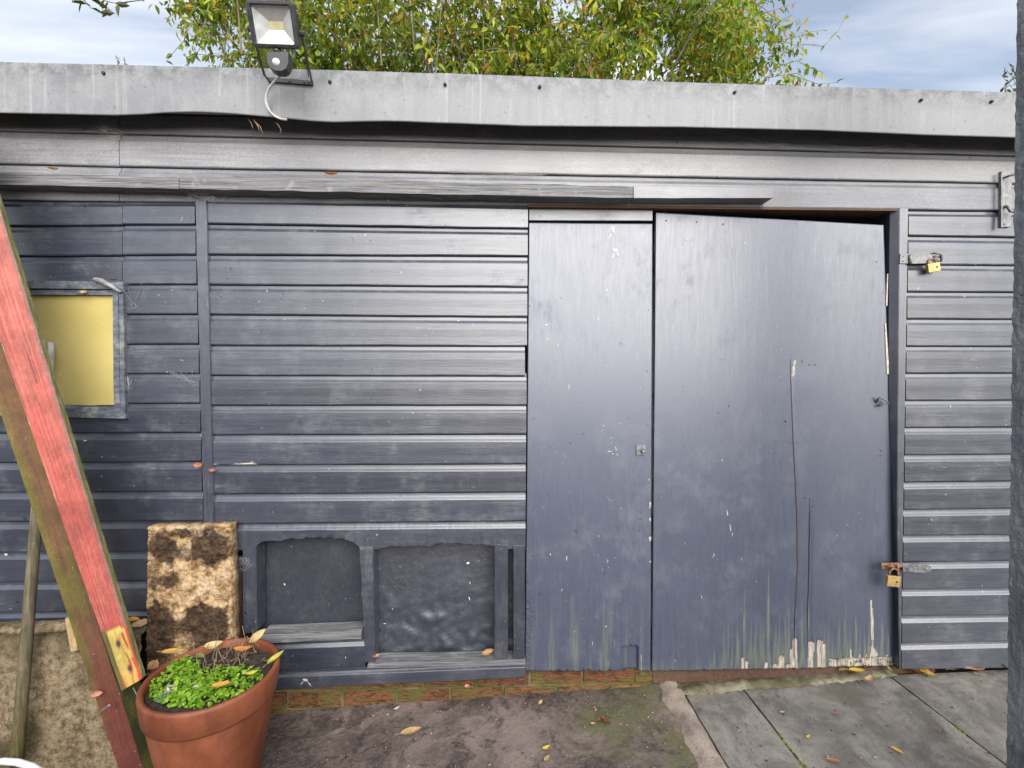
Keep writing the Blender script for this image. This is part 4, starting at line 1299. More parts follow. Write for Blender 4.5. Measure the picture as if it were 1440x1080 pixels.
# white flexible hose, its bend showing in the corner
m = MB()
hp_ = [W(-120, 1120, -0.42), W(-60, 1088, -0.42), W(-20, 1074, -0.42), W(5, 1070.5, -0.42), W(25, 1072, -0.42), W(45, 1078, -0.42), W(62, 1088, -0.42), W(80, 1110, -0.42), W(90, 1150, -0.40)]
m.tube(hp_, 0.0095, 10)
o = m.build('plastic_hose', M['white_plastic'], smooth=True)
tag(o, 'white plastic hose whose bend shows in the lower left corner', 'hose')

# ------------------------------------------------------------ terracotta pot
PY = -0.31
pc = W(299.5, 944, PY); pr = 0.2035
zg = gz(pc.x)
pc0 = Vector((pc.x, pc.y, zg))
pot = thing('terracotta_pot', pc0, 'large round terracotta flower pot filled with weeds and dead twigs', 'flower pot')
H = pc.z - zg
m = MB()
m.lathe([(0.01, 0.0), (pr * 0.64, 0.0), (pr * 0.66, 0.006), (pr * 0.915, H - 0.088), (pr * 0.915, H - 0.080), (pr * 0.80, H - 0.08), (pr * 0.6, 0.03), (0.01, 0.03)], pc0, 72)
o = m.build('body', M['terracotta'], pot, smooth=True); fixnormals(o)
m = MB()
m.lathe([(pr * 0.90, H - 0.086), (pr * 0.945, H - 0.087), (pr * 0.958, H - 0.082), (pr * 0.995, H - 0.012), (pr * 0.985, H - 0.002), (pr * 0.965, H), (pr * 0.925, H - 0.001), (pr * 0.905, H - 0.008), (pr * 0.87, H - 0.08), (pr * 0.90, H - 0.086)], pc0, 96)
o = m.build('rim', M['terracotta'], pot, smooth=True); fixnormals(o)
m = MB(); rows = []
for i in range(14):
    r = pr * 0.885 * i / 13 + 0.0005
    rows.append([m.vert((pc.x + r * math.cos(q), pc.y + r * math.sin(q), pc.z - 0.026 + 0.012 * nz(r * 20 * math.cos(q), r * 20 * math.sin(q)))) for q in [2 * math.pi * k / 36 for k in range(36)]])
m.grid(rows, True)
m.build('soil', M['soil'], pot, smooth=True)
# weeds
def potpt(px, py):
    d = rgt * ((px - 720) / F_PX) + upv * ((540 - py) / F_PX) + fwd
    q = CAM + d * ((pc.z - 0.02 - CAM.z) / d.z)
    return q
m = MB()
zones = [(252, 968, 44, 28, 1), (325, 962, 55, 22, 1), (285, 985, 55, 14, 1), (255, 940, 28, 12, 1)]
for k in range(1700):
    zx, zy, rx, ry, _ = random.choice(zones[:2] + zones)
    a = random.uniform(0, 6.28); r = math.sqrt(random.random())
    p = potpt(zx + rx * r * math.cos(a), zy + ry * r * math.sin(a))
    if (Vector((p.x, p.y)) - Vector((pc.x, pc.y))).length > pr * 0.86: continue
    p.z += random.uniform(0.0, 0.034) * (1.1 - r * 0.6)
    s = random.choice((random.uniform(0.003, 0.006), random.uniform(0.005, 0.010)))
    ax = Vector((random.uniform(-1, 1), random.uniform(-1, 1), random.uniform(0.0, 0.5))).normalized()
    sd2 = ax.cross(Vector((random.uniform(-.4, .4), random.uniform(-.4, .4), 1))).normalized()
    g_ = random.random()
    col = mixc((0.15, 0.33, 0.02), (0.38, 0.60, 0.07), g_)
    up_ = sd2.cross(ax)
    ids = [m.vert(q, Col=col) for q in (p - ax * s, p - ax * s * .2 + sd2 * s * .75 + up_ * s * .2, p + ax * s * .7 + sd2 * s * .6 + up_ * s * .15, p + ax * s, p + ax * s * .7 - sd2 * s * .6 + up_ * s * .15, p - ax * s * .2 - sd2 * s * .75 + up_ * s * .2)]
    m.face(*ids)
o = m.build('weeds', M['leaf'], smooth=False)
tag(o, 'bright green low weeds spreading over the front of the pot', 'weeds', kind='stuff')
# a pale succulent clump and pebbles
sc = potpt(231, 985)
m = MB()
for ring, (cnt, rr, hh) in enumerate(((8, 0.026, 0.006), (7, 0.018, 0.014), (5, 0.009, 0.02))):
    for k in range(cnt):
        q = 2 * math.pi * k / cnt + ring
        d = Vector((math.cos(q), math.sin(q), 0)); t_ = d.cross(Vector((0, 0, 1)))
        b0 = sc + Vector((0, 0, hh)); tip = b0 + d * rr + Vector((0, 0, 0.006)); mid = b0 + d * rr * 0.55
        col = (0.27, 0.40, 0.22)
        ids = [m.vert(x, Col=col) for x in (b0, mid + t_ * rr * .38, tip, mid - t_ * rr * .38, mid + Vector((0, 0, 0.006)))]
        m.face(ids[0], ids[1], ids[4]); m.face(ids[1], ids[2], ids[4]); m.face(ids[2], ids[3], ids[4]); m.face(ids[3], ids[0], ids[4])
tag(m.build('succulent', M['leaf'], smooth=True), 'small pale green succulent rosette at the front left of the pot', 'succulent')
def pebble(p, r, label, mat='pebble'):
    m = MB(); rows = []
    for i in range(1, 8):
        th = math.pi * i / 8
        rows.append([m.vert(p + Vector((r * math.sin(th) * math.cos(q) * 1.25, r * math.sin(th) * math.sin(q), r * 0.8 * math.cos(th))) * 1.0) for q in [2 * math.pi * k / 12 for k in range(12)]])
    m.grid(rows, True); m.face(*rows[0]); m.face(*rows[-1])
    o = m.build('pebble', M[mat], smooth=True); fixnormals(o)
    tag(o, label, 'pebble')
    return o
pebble(potpt(240, 974) + Vector((0, 0, 0.012)), 0.014, 'pinkish pebble beside the succulent in the pot')
pebble(potpt(276, 972) + Vector((0, 0, 0.012)), 0.010, 'small brown pebble among the weeds mid pot')
# dead twigs
m = MB()
for k in range(85):
    px, py = random.gauss(345, 26), random.gauss(918, 12)
    if random.random() < .35: px, py = random.uniform(265, 340), random.uniform(922, 950)
    p = potpt(px, py)
    if (Vector((p.x, p.y)) - Vector((pc.x, pc.y))).length > pr * 0.82: continue
    upr = random.random() < 0.45
    d = Vector((random.uniform(-1, 1), random.uniform(-1, 1), random.uniform(1.2, 3.0) if upr else random.uniform(0.0, 0.4))).normalized()
    L_ = random.uniform(0.03, 0.085)
    p.z += random.uniform(-0.01, 0.02)
    b = d.orthogonal() * L_ * random.uniform(-.15, .15)
    m.tube([p, p + d * L_ * .5 + b, p + d * L_], [0.0018, 0.0014, 0.0008], 5)
o = m.build('dead_twigs', M['twig'], smooth=True)
tag(o, 'tangle of dry brown twigs at the back right of the pot', 'twigs', kind='stuff')

# ------------------------------------------------------------ fallen leaves
def leafmesh(name, L_=1.0, wd=0.36, curl=0.3, cup=0.25, seg=7, lobes=0.0):
    m = MB(); rows = []
    for i in range(seg + 1):
        t = i / seg
        w_ = wd * (math.sin(math.pi * min(1, t ** 0.85)) ** 0.8) * (1 + lobes * math.sin(t * 19)) + 0.004
        x = (t - 0.5) * L_
        z = curl * (t - 0.5) ** 2 * L_
        rows.append([m.vert((x, w_ * s * 0.5, z + cup * abs(s) * w_ * 0.5)) for s in (-1, -0.5, 0, 0.5, 1)])
    m.grid(rows)
    m.tube([(-0.5 * L_, 0, curl * .25 * L_), (-0.62 * L_, 0.01, curl * .25 * L_ + 0.02), (-0.74 * L_, 0.03, curl * .2 * L_)], [0.012, 0.010, 0.008], 4)
    me = m.build(name, M['fallen'], local=True, smooth=True)
    d = me.data
    bpy.data.objects.remove(me)
    return d
LM = [leafmesh('fallen_leaf', 1, .42, .25, .35), leafmesh('fallen_leaf', 1, .5, .9, .5), leafmesh('fallen_leaf', 1, .34, .5, .9), leafmesh('fallen_leaf', 1, .55, .3, .3, 12, .16)]
nleaf = 0
def leaf(p, size, rz, col, label, k=None, tx=0.0, ty=0.0, mat=None):
    global nleaf
    me = LM[nleaf % 4 if k is None else k]; nleaf += 1
    o = bpy.data.objects.new('fallen_leaf', me); C.objects.link(o)
    o.location = p; o.rotation_euler = (tx, ty, rz); o.scale = (size,) * 3
    o.color = (*col, 1)
    WLOC[o.name] = Vector(p)
    tag(o, label, 'leaf', 'fallen autumn leaves')
    return o
OR, YE, BR_, PK, GR, TAN = (0.50, 0.17, 0.03), (0.52, 0.36, 0.06), (0.16, 0.07, 0.04), (0.52, 0.29, 0.20), (0.24, 0.30, 0.09), (0.48, 0.33, 0.17)
def gl(px, py, size, rz, col, label, k=None, tx=0, ty=0, dz=0.008):
    p = Gp(px, py); p.z += dz
    return leaf(p, size, rz, col, label, k, tx, ty)
gl(578, 1032, 0.085, R(20), TAN, 'large tan leaf lying on the concrete in front of the bays', 0)
gl(768, 1056, 0.034, R(30), YE, 'small yellow leaf on the concrete at the bottom centre', 1)
gl(769, 1070, 0.03, R(50), TAN, 'tiny tan leaf at the very bottom centre of the pad', 3)
gl(760, 992, 0.032, R(60), TAN, 'pale curled leaf on the concrete just below the bricks', 1)
gl(852, 1018, 0.055, R(-60), BR_, 'dark brown withered leaf on the concrete pad nearest the pink strip', 2)
gl(846, 1015, 0.04, R(15), BR_, 'crumpled brown leaf scrap touching the withered leaf on the pad', 3)
gl(834, 1021, 0.02, R(0), PK, 'tiny pink leaf scrap left of the withered leaf on the pad', 1)
gl(838, 1002, 0.02, R(70), PK, 'tiny pale pink petal just above the withered leaf on the pad', 2)
gl(627, 999, 0.05, R(10), (0.10, 0.08, 0.08), 'dark shrivelled leaf at the foot of the bricks under the right bay', 3)
gl(558, 1000, 0.03, R(40), (0.42, 0.42, 0.38), 'grey curled leaf at the foot of the bricks under the middle stile', 1)
gl(1262, 1060, 0.042, R(-55), YE, 'yellow leaf lying on the middle slab near the bottom edge', 2)
gl(1172, 1073, 0.045, R(-15), (0.32, 0.14, 0.08), 'reddish brown leaf on the slab at the bottom edge', 0)
gl(1137, 1040, 0.024, R(30), YE, 'small yellow leaf just right of the mossy joint', 1)
gl(1222, 961, 0.052, R(35), PK, 'pink tinged curled leaf on the slab under the lower padlock', 1, dz=0.014)
gl(1176, 1007, 0.025, R(-10), (0.30, 0.12, 0.07), 'small rust red leaf in the middle of the slab', 3)
gl(1325, 1033, 0.03, R(70), (0.30, 0.15, 0.09), 'small brown leaf on the right hand slab', 2)
gl(1100, 1005, 0.022, R(10), (0.40, 0.35, 0.28), 'pale grey leaf scrap on the slab right of the mossy joint', 1)
# heap along the foot of door and right boards
gl(1186, 950, 0.05, R(10), (0.25, 0.17, 0.06), 'olive brown leaf wedged in the gap under the wide door', 2, dz=0.02)
gl(1205, 951, 0.07, R(-5), YE, 'long yellow leaf under the rotten corner of the wide door', 0, dz=0.024)
gl(1222, 947, 0.07, R(25), BR_, 'dark red brown leaf poking from under the wide door', 2, dz=0.026)
gl(1233, 956, 0.045, R(0), (0.22, 0.23, 0.13), 'grey green leaf under the rotten corner of the wide door', 3, dz=0.012)
gl(1252, 952, 0.06, R(80), GR, 'pale green leaf standing at the foot of the jamb', 1, dz=0.022, tx=0.6)
gl(1262, 943, 0.04, R(20), BR_, 'small dark brown leaf tucked beside the jamb foot', 3, dz=0.03)
gl(1289, 947, 0.07, R(-40), OR, 'orange leaf lying under the right boards nearest the jamb', 0, dz=0.014)
gl(1302, 950, 0.07, R(-70), YE, 'golden leaf in the heap under the right boards beside the orange one', 3, dz=0.014)
gl(1343, 946, 0.075, R(15), PK, 'pinkish tan leaf under the middle of the right boards', 2, dz=0.014)
gl(1355, 942, 0.055, R(70), YE, 'small golden leaf behind the pink tan leaves under the right boards', 1, dz=0.024, tx=.5)
gl(1374, 946, 0.085, R(5), (0.55, 0.27, 0.15), 'large salmon coloured leaf under the right boards', 0, dz=0.016)
gl(1398, 938, 0.06, R(30), BR_, 'brown leaf tucked under the last board by the pillar', 2, dz=0.03)
gl(1411, 941, 0.09, R(60), (0.15, 0.27, 0.10), 'green leaf lying beside the pillar', 3, dz=0.022, tx=.4)
# ledge, window, batten
def wl(px, py, y, size, rz, col, label, k=None, tx=0, ty=0): return leaf(W(px, py, y), size, rz, col, label, k, tx, ty)
wl(75, 238.3, -0.035, 0.042, R(5), (0.45, 0.28, 0.05), 'yellow curled leaf lying on the left end of the ledge board', 2)
wl(466, 245.8, -0.035, 0.055, R(0), OR, 'orange leaf lying on the ledge board below the floodlight', 2)
wl(159, 394, -0.022, 0.03, R(20), (0.30, 0.08, 0.03), 'small red brown leaf resting on the window catch', 1)
wl(119, 411, -0.018, 0.035, R(-10), TAN, 'curled tan leaf hanging from the top of the window sash', 2, tx=1.2)
wl(279, 654, -0.016, 0.036, R(0), (0.33, 0.12, 0.06), 'rust brown leaf stuck on the left edge of the upright batten', 3, tx=1.3)
wl(299, 661, -0.014, 0.028, R(10), (0.25, 0.10, 0.06), 'small brown leaf caught on the right edge of the batten', 1, tx=1.2)
wl(685, 917, 0.01, 0.06, R(30), (0.42, 0.25, 0.10), 'dry tan leaf standing in the corner of the right bay', 2, tx=.9)
wl(529, 923, 0.0, 0.03, R(30), (0.35, 0.18, 0.10), 'small pinkish leaf in the left corner of the right bay', 1, tx=.5)
wl(657, 964.5, -0.012, 0.022, R(0), (0.36, 0.15, 0.10), 'small red scrap of leaf under the sill board of the right bay', 3, tx=.8)
# on the beam and upstand
wl(137, 975, -0.258, 0.034, R(25), (0.5, 0.2, 0.15), 'small pink leaf stuck to the dark lower post', 1, tx=1.2)
wl(188, 871, -0.07, 0.045, R(0), (0.55, 0.27, 0.03), 'orange yellow leaf on the upstand between beam and stone slab', 0, tx=.4)
wl(198, 877, -0.06, 0.06, R(50), (0.45, 0.31, 0.18), 'tan leaf on the upstand touching the stone slab', 3, tx=.5)
wl(66, 885, -0.08, 0.045, R(30), (0.14, 0.08, 0.05), 'dark brown leaf on the upstand right of the wooden handle', 2)
wl(84, 881, -0.075, 0.05, R(-20), (0.27, 0.15, 0.09), 'brown leaf on the upstand beside the pale offcut', 1)
wl(217, 936, -0.17, 0.06, R(-30), (0.40, 0.22, 0.11), 'tan leaf between the pot rim and the stone slab', 3, tx=.5)
# in the pot
def pl_(px, py, size, rz, col, label, k, tx=0, ty=0, dz=0.02):
    p = potpt(px, py); p.z += dz; leaf(p, size, rz, col, label, k, tx, ty)
pl_(242, 925, 0.075, R(5), (0.52, 0.33, 0.08), 'yellow leaf at the back left inside the pot', 0)
pl_(300, 916, 0.06, R(30), (0.50, 0.40, 0.20), 'straw coloured leaf at the back of the pot', 1, tx=.5)
pl_(362, 905, 0.066, R(50), (0.45, 0.36, 0.16), 'pale yellow leaf standing among the twigs in the pot', 0, tx=.9, ty=-.4, dz=0.03)
pl_(342, 927, 0.065, R(10), (0.58, 0.23, 0.05), 'orange leaf lying on the twigs in the pot', 1, dz=0.03)
pl_(388, 935, 0.07, R(65), (0.42, 0.40, 0.08), 'yellow green leaf against the right rim of the pot', 2, ty=-.15, dz=0.02)
pl_(311, 976, 0.055, R(20), (0.56, 0.31, 0.06), 'amber leaf among the weeds at the front of the pot', 3, dz=0.028)
pl_(354, 960, 0.04, R(30), (0.50, 0.42, 0.06), 'small yellow leaf in the weeds by the front right rim', 1, dz=0.028)
pl_(282, 935, 0.05, R(-30), (0.16, 0.20, 0.06), 'dark green leaf at the middle of the pot', 0, dz=0.03)

# ------------------------------------------------------------ grit and crumbs on the ground
rg = random.Random(11)
m = MB()
for k in range(900):
    if rg.random() < 0.45:
        px = rg.uniform(380, 1420); base_ = interp([(380, 1003), (913, 966), (1265, 946), (1420, 941)], px); py = base_ + abs(rg.gauss(0, 7)) + 1
    else:
        px, py = rg.uniform(360, 1420), rg.uniform(975, 1095)
    p = Gp(px, py)
    if p.y > -0.0: continue
    r = rg.choice((0.0010, 0.0014, 0.002, 0.003))
    c = rg.choice(((0.30, 0.26, 0.22), (0.10, 0.07, 0.05), (0.04, 0.03, 0.025), (0.35, 0.22, 0.12), (0.18, 0.15, 0.12)))
    q0 = rg.uniform(0, 3)
    el_ = rg.uniform(1, 2.6)
    vs = [m.vert(p + Vector((r * el_ * math.cos(q + q0) * math.cos(q0) - r * math.sin(q + q0) * math.sin(q0), r * el_ * math.cos(q + q0) * math.sin(q0) + r * math.sin(q + q0) * math.cos(q0), 0.004)), Col=c) for q in (0, 1.3, 2.5, 3.8, 5.0)]
    t = m.vert(p + Vector((0, 0, 0.005 + r)), Col=c)
    for i in range(5): m.face(vs[i], vs[(i + 1) % 5], t)
o = m.build('grit', M['handlewood'])
tag(o, 'grit and leaf crumbs scattered on the concrete and slabs', kind='stuff')

# ------------------------------------------------------------ cobwebs
def web(pts, label, y, n_=16, spread=10, drop=10):
    m = MB()
    for k in range(n_):
        a = random.choice(pts); b = random.choice(pts)
        A = W(a[0] + random.gauss(0, spread * .5), a[1] + random.gauss(0, spread * .25), y + random.uniform(-.012, .012))
        B = W(b[0] + random.gauss(0, spread), b[1] + random.gauss(0, spread * .5), y + random.uniform(-.012, .012))
        mid = A.lerp(B, .5) - Vector((0, 0, random.uniform(0, drop) / 345))
        m.tube([A, A.lerp(mid, .6), mid, B.lerp(mid, .5), B], random.uniform(0.00012, 0.0003), 3, False)
    o = m.build('cobweb', M['web'])
    return tag(o, label, 'cobweb', 'cobwebs on the shed', 'stuff')
web([(135, 163), (160, 166), (165, 190), (140, 180)], 'cobweb under the eaves left of the floodlight', -0.03, 30, 8)
web([(672, 178), (680, 184), (690, 176)], 'cobweb under the eaves above the middle panel', -0.03, 18, 6)
web([(178, 402), (205, 402), (196, 430), (178, 428)], 'cobweb beside the upper corner of the window', -0.008, 16, 9)
web([(242, 523), (270, 523), (278, 540)], 'cobweb between boards left of the batten', -0.012, 16, 8)
web([(283, 272), (270, 268), (300, 275)], 'cobweb under the ledge at the top of the batten', -0.03, 22, 7)
web([(178, 530), (180, 545), (184, 535)], 'tangled fluffy cobweb halfway down the window frame', -0.014, 18, 4)
web([(640, 240), (680, 243), (760, 246)], 'dusty cobweb on the boards above the ledge', -0.008, 26, 10, 3)
web([(1020, 190), (1100, 200), (1270, 200), (1290, 204)], 'cobweb under the right end of the eaves', -0.03, 12, 10)
web([(345, 785), (352, 792), (338, 800)], 'cobweb on the broken board end by the stone slab', -0.012, 16, 5)
# rootlets hanging under the sheet
for px, py, n_, lb in ((353, 169, 1, 'shorter dry rootlet hanging under the fascia left of the cable'), (362, 172, 2, 'forked dry rootlet hanging under the fascia near the cable'), (394, 176, 1, 'dry rootlet hanging at the cable end under the fascia')):
    m = MB()
    for k in range(n_):
        pts = [W(px - 8, py - 7, -0.07), W(px - 2, py + 1, -0.075), W(px + 1 + k * 3, py + 6, -0.075), W(px + (3 + 5 * k if px < 380 else 0), py + 13 + 4 * k, -0.07)]
        m.tube(pts, [0.0035, 0.003, 0.002, 0.001], 5)
    tag(m.build('rootlet', M['twig'], smooth=True), lb, 'rootlet', 'rootlets under the fascia')

# ------------------------------------------------------------ floodlight
fl = thing('floodlight', W(410, 114, -0.11), 'black square security floodlight with motion sensor bracketed to the fascia', 'floodlight')
yt, yb2 = -0.335, -0.275
TL, TR, BR2, BL = W(343, -1.5, yt), W(412, 1, yt), W(421, 69, yb2), W(354.5, 66.5, yb2)
ex, ez = ((TR - TL) + (BR2 - BL)).normalized(), ((TL - BL) + (TR - BR2)).normalized()
en = ex.cross(ez).normalized()
if en.y > 0: en = -en
def lq(u, v, d):   # u, v in 0..1 over the face from the lower left, d in metres behind it
    return BL.lerp(BR2, u).lerp(TL.lerp(TR, u), v) - en * d
def rring(m, inset, d, rad, n_=5):
    ids = []
    for (cu, cv, a0) in ((1, 0, -90), (1, 1, 0), (0, 1, 90), (0, 0, 180)):
        for k in range(n_ + 1):
            q = R(a0 + 90 * k / n_)
            u = (1 - inset - rad if cu else inset + rad) + rad * math.cos(q)
            v = (1 - inset - rad if cv else inset + rad) + rad * math.sin(q)
            ids.append(m.vert(lq(u, v, d)))
    return ids
m = MB()
rows = [rring(m, 0.10, 0.010, 0.02), rring(m, 0.095, 0.002, 0.03), rring(m, 0.075, -0.001, 0.05), rring(m, 0.02, 0.0, 0.09), rring(m, 0.0, 0.005, 0.10), rring(m, 0.0, 0.022, 0.10), rring(m, 0.08, 0.030, 0.10), rring(m, 0.16, 0.045, 0.10)]
m.grid(rows, True); m.face(*rows[-1])
o = m.build('housing', M['blackplastic'], fl); fixnormals(o)
m = MB()
inn = 0.10; c0, c1 = 0.36, 0.66; b0, b1 = 0.42, 0.60
outer = [lq(inn, inn, .009), lq(1 - inn, inn, .009), lq(1 - inn, 1 - inn, .009), lq(inn, 1 - inn, .009)]
inner = [lq(c0, b0, .028), lq(c1, b0, .028), lq(c1, b1, .028), lq(c0, b1, .028)]
for i in range(4): m.poly([outer[i], outer[(i + 1) % 4], inner[(i + 1) % 4], inner[i]])
m.build('reflector', M['reflector'], fl)
m = MB(); m.poly([p + en * 0.0005 for p in inner]); m.build('led_panel', M['led'], fl)
gm = bpy.data.materials.new('lamp_glass'); gm.use_nodes = True
t_ = gm.node_tree; t_.nodes.clear()
go = t_.nodes.new('ShaderNodeOutputMaterial'); tb = t_.nodes.new('ShaderNodeBsdfTransparent'); gb = t_.nodes.new('ShaderNodeBsdfGlossy'); gb.inputs['Roughness'].default_value = 0.12
mxs = t_.nodes.new('ShaderNodeMixShader')
mxs.inputs[0].default_value = 0.05; t_.links.new(tb.outputs[0], mxs.inputs[1]); t_.links.new(gb.outputs[0], mxs.inputs[2]); t_.links.new(mxs.outputs[0], go.inputs[0])
m = MB(); m.poly([lq(inn, inn, .005), lq(1 - inn, inn, .005), lq(1 - inn, 1 - inn, .005), lq(inn, 1 - inn, .005)]); m.build('glass', gm, fl)
# sensor
ysn = -0.285
m = MB()
A = [(375.5, 73), (405, 73), (405.5, 88), (402, 96), (396, 99.5), (387, 99), (380, 95), (376, 87)]
fr_ = [m.vert(W(x, y, ysn)) for x, y in A]
bev = [m.vert(W(391 + (x - 391) * 1.05, 84 + (y - 84) * 1.05, ysn + 0.006)) for x, y in A]
bk_ = [m.vert(m.v[i] + Vector((0, 0.03, 0))) for i in bev]
m.face(*fr_)
m.grid([fr_, bev, bk_], True); m.face(*bk_[::-1])
sn = m.build('motion_sensor', M['blackplastic'], fl); fixnormals(sn)
c = W(388, 87, ysn)
m = MB(); m.lathe([(0.0003, 0.010), (0.006, 0.0085), (0.0105, 0.004), (0.0125, 0.0)], (0, 0, 0), 16)
for v in m.v: v.x, v.y, v.z = c.x + v.x, c.y - v.z, c.z + v.y
o = m.build('sensor_lens', M['lens'], sn, smooth=True); fixnormals(o)
m = MB(); m.tube([W(390, 66, -0.262), W(390, 74, -0.262)], 0.012, 10); m.build('sensor_neck', M['blackplastic'], fl)
# bracket: a U of flat bar from the fascia up to the lamp sides
def flat(name, pts, wv, tv, parent):
    m = MB(); rows = []
    for p in pts:
        rows.append([m.vert(p + wv * a + tv * b) for a, b in ((-1, -1), (1, -1), (1, 1), (-1, 1))])
    m.grid(rows, True); m.face(*rows[0]); m.face(*rows[-1])
    o = m.build(name, M['blackplastic'], parent); fixnormals(o); return o
yw = YF - 0.006
flat('bracket_bar', [W(377, 112, yw), W(440, 117, yw)], Vector((0, 0, 0.0075)), Vector((0, 0.003, 0)), fl)
hinge_l, hinge_r = lq(-0.03, 0.42, 0.03), lq(1.03, 0.36, 0.03)
flat('bracket_arm', [W(378, 113, yw - .003), W(372, 106, yw - 0.03), hinge_l], Vector((0, 0.006, 0.004)), Vector((0.0015, 0, 0)), fl)
flat('bracket_arm', [W(439.5, 117, yw - .003), W(437, 108, yw - 0.03), hinge_r], Vector((0, 0.006, 0.004)), Vector((0.0015, 0, 0)), fl)
m = MB(); m.tube([hinge_r - ex * 0.012, hinge_r + ex * 0.010], 0.009, 10); m.tube([hinge_l - ex * 0.010, hinge_l + ex * 0.012], 0.009, 10)
m.build('pivot_bolt', M['blackplastic'], fl)
for px in (407, 428, 434):
    m = MB(); c = W(px, 114.5 + (px - 407) * .07, yw - 0.003); m.lathe([(0.0003, 0.003), (0.004, 0.0025), (0.005, 0)], (0, 0, 0), 8)
    for v in m.v: v.x, v.y, v.z = c.x + v.x, c.y - v.z, c.z + v.y
    o = m.build('fixing_screw', M['screw'], fl); fixnormals(o)
cp = [(412, 66, -0.25), (411, 80, -0.24), (405, 94, -0.21), (392, 108, -0.17), (380, 122, -0.145), (374, 138, -0.13), (377, 152, -0.125), (385, 162, -0.12), (395, 167, -0.115), (403, 168, -0.10)]
P_ = [W(*c) for c in cp]; pts = []
for i in range(len(P_) - 1):
    a, b, c, d = P_[max(0, i - 1)], P_[i], P_[i + 1], P_[min(len(P_) - 1, i + 2)]
    for k in range(6):
        t = k / 6
        pts.append(0.5 * ((2 * b) + (c - a) * t + (2 * a - 5 * b + 4 * c - d) * t * t + (3 * b - a - 3 * c + d) * t ** 3))
pts.append(P_[-1])
m = MB(); m.tube(pts, 0.0042, 10); m.build('cable', M['cable'], fl, smooth=True)
# the stray grey flex on the right of the lamp
m = MB(); m.tube([W(443, 35, -0.2), W(436, 50, -0.19), W(430, 65, -0.17), W(429, 80, -0.14), W(432, 95, -0.12), W(434, 108, -0.108)], 0.0018, 6); m.build('flex', M['blackplastic'], fl, smooth=True)

# ------------------------------------------------------------ tree behind the shed
def leafquad(m, p, d, nrm, L_, wd, col):
    """a pointed leaf of six faces, folded along its rib and bent at the tip"""
    s = d.cross(nrm).normalized(); n_ = s.cross(d).normalized()
    a = m.vert(p, Col=col)
    b1 = m.vert(p + d * L_ * .35 + s * wd * .5 + n_ * L_ * .06, Col=col); b0 = m.vert(p + d * L_ * .38 - n_ * L_ * 0.02, Col=col); b2 = m.vert(p + d * L_ * .35 - s * wd * .5 + n_ * L_ * .06, Col=col)
    c1 = m.vert(p + d * L_ * .70 + s * wd * .33 - n_ * L_ * .02, Col=col); c2 = m.vert(p + d * L_ * .70 - s * wd * .33 - n_ * L_ * .02, Col=col)
    t = m.vert(p + d * L_ * .98 - n_ * L_ * .16, Col=col)
    m.face(a, b0, b1); m.face(a, b2, b0); m.face(b0, c1, b1); m.face(b0, b2, c2); m.face(b0, c2, t, c1)
def leafcol(rnd):
    q = rnd.random()
    if q < 0.60: return mixc((0.085, 0.16, 0.014), (0.23, 0.32, 0.028), rnd.random())
    if q < 0.84: return mixc((0.26, 0.34, 0.03), (0.46, 0.48, 0.05), rnd.random())
    if q < 0.98: return mixc((0.40, 0.32, 0.04), (0.52, 0.36, 0.06), rnd.random())
    return mixc((0.42, 0.20, 0.06), (0.40, 0.11, 0.04), rnd.random())
rnd = random.Random(3)
TY = 2.9
tree = thing('garden_tree', (W(760, 300, TY).x, TY, -0.42), 'wide leafy tree in yellowing green leaf rising behind the shed roof', 'tree')
tcx = W(700, 50, TY).x
left_e, right_e = W(262, 60, TY).x, W(1105, 60, TY).x
zroof = W(700, 110, TY).z
# main limbs
m = MB(); limbs = []
base = Vector((W(760, 300, TY).x, TY, -0.42))
trunk_top = base + Vector((0, 0, 2.3))
m.tube([base, base + Vector((0.03, 0, 1.2)), trunk_top], [0.14, 0.11, 0.09], 10)
m.build('trunk', M['bark'], tree, smooth=True)
m = MB()
for k in range(16):
    u = (k + rnd.uniform(-.3, .3)) / 15
    tgt = Vector((lerp(left_e + .3, right_e - .2, u), TY + rnd.uniform(-1.0, 1.0), zroof + rnd.uniform(0.9, 2.6) * (1 - 0.55 * abs(u - .5) * 2)))
    b = trunk_top + Vector((0, 0, rnd.uniform(-.9, .1)))
    mid = b.lerp(tgt, .5) + Vector((rnd.uniform(-.2, .2), 0, rnd.uniform(-.15, .25)))
    pts = [b, b.lerp(mid, .5) + Vector((rnd.uniform(-.1, .1), 0, 0)), mid, mid.lerp(tgt, .5) + Vector((rnd.uniform(-.1, .1), 0, 0.1)), tgt]
    m.tube(pts, [0.028, 0.022, 0.015, 0.009, 0.005], 6)
    limbs.append(pts)
m.build('limbs', M['bark'], tree, smooth=True)
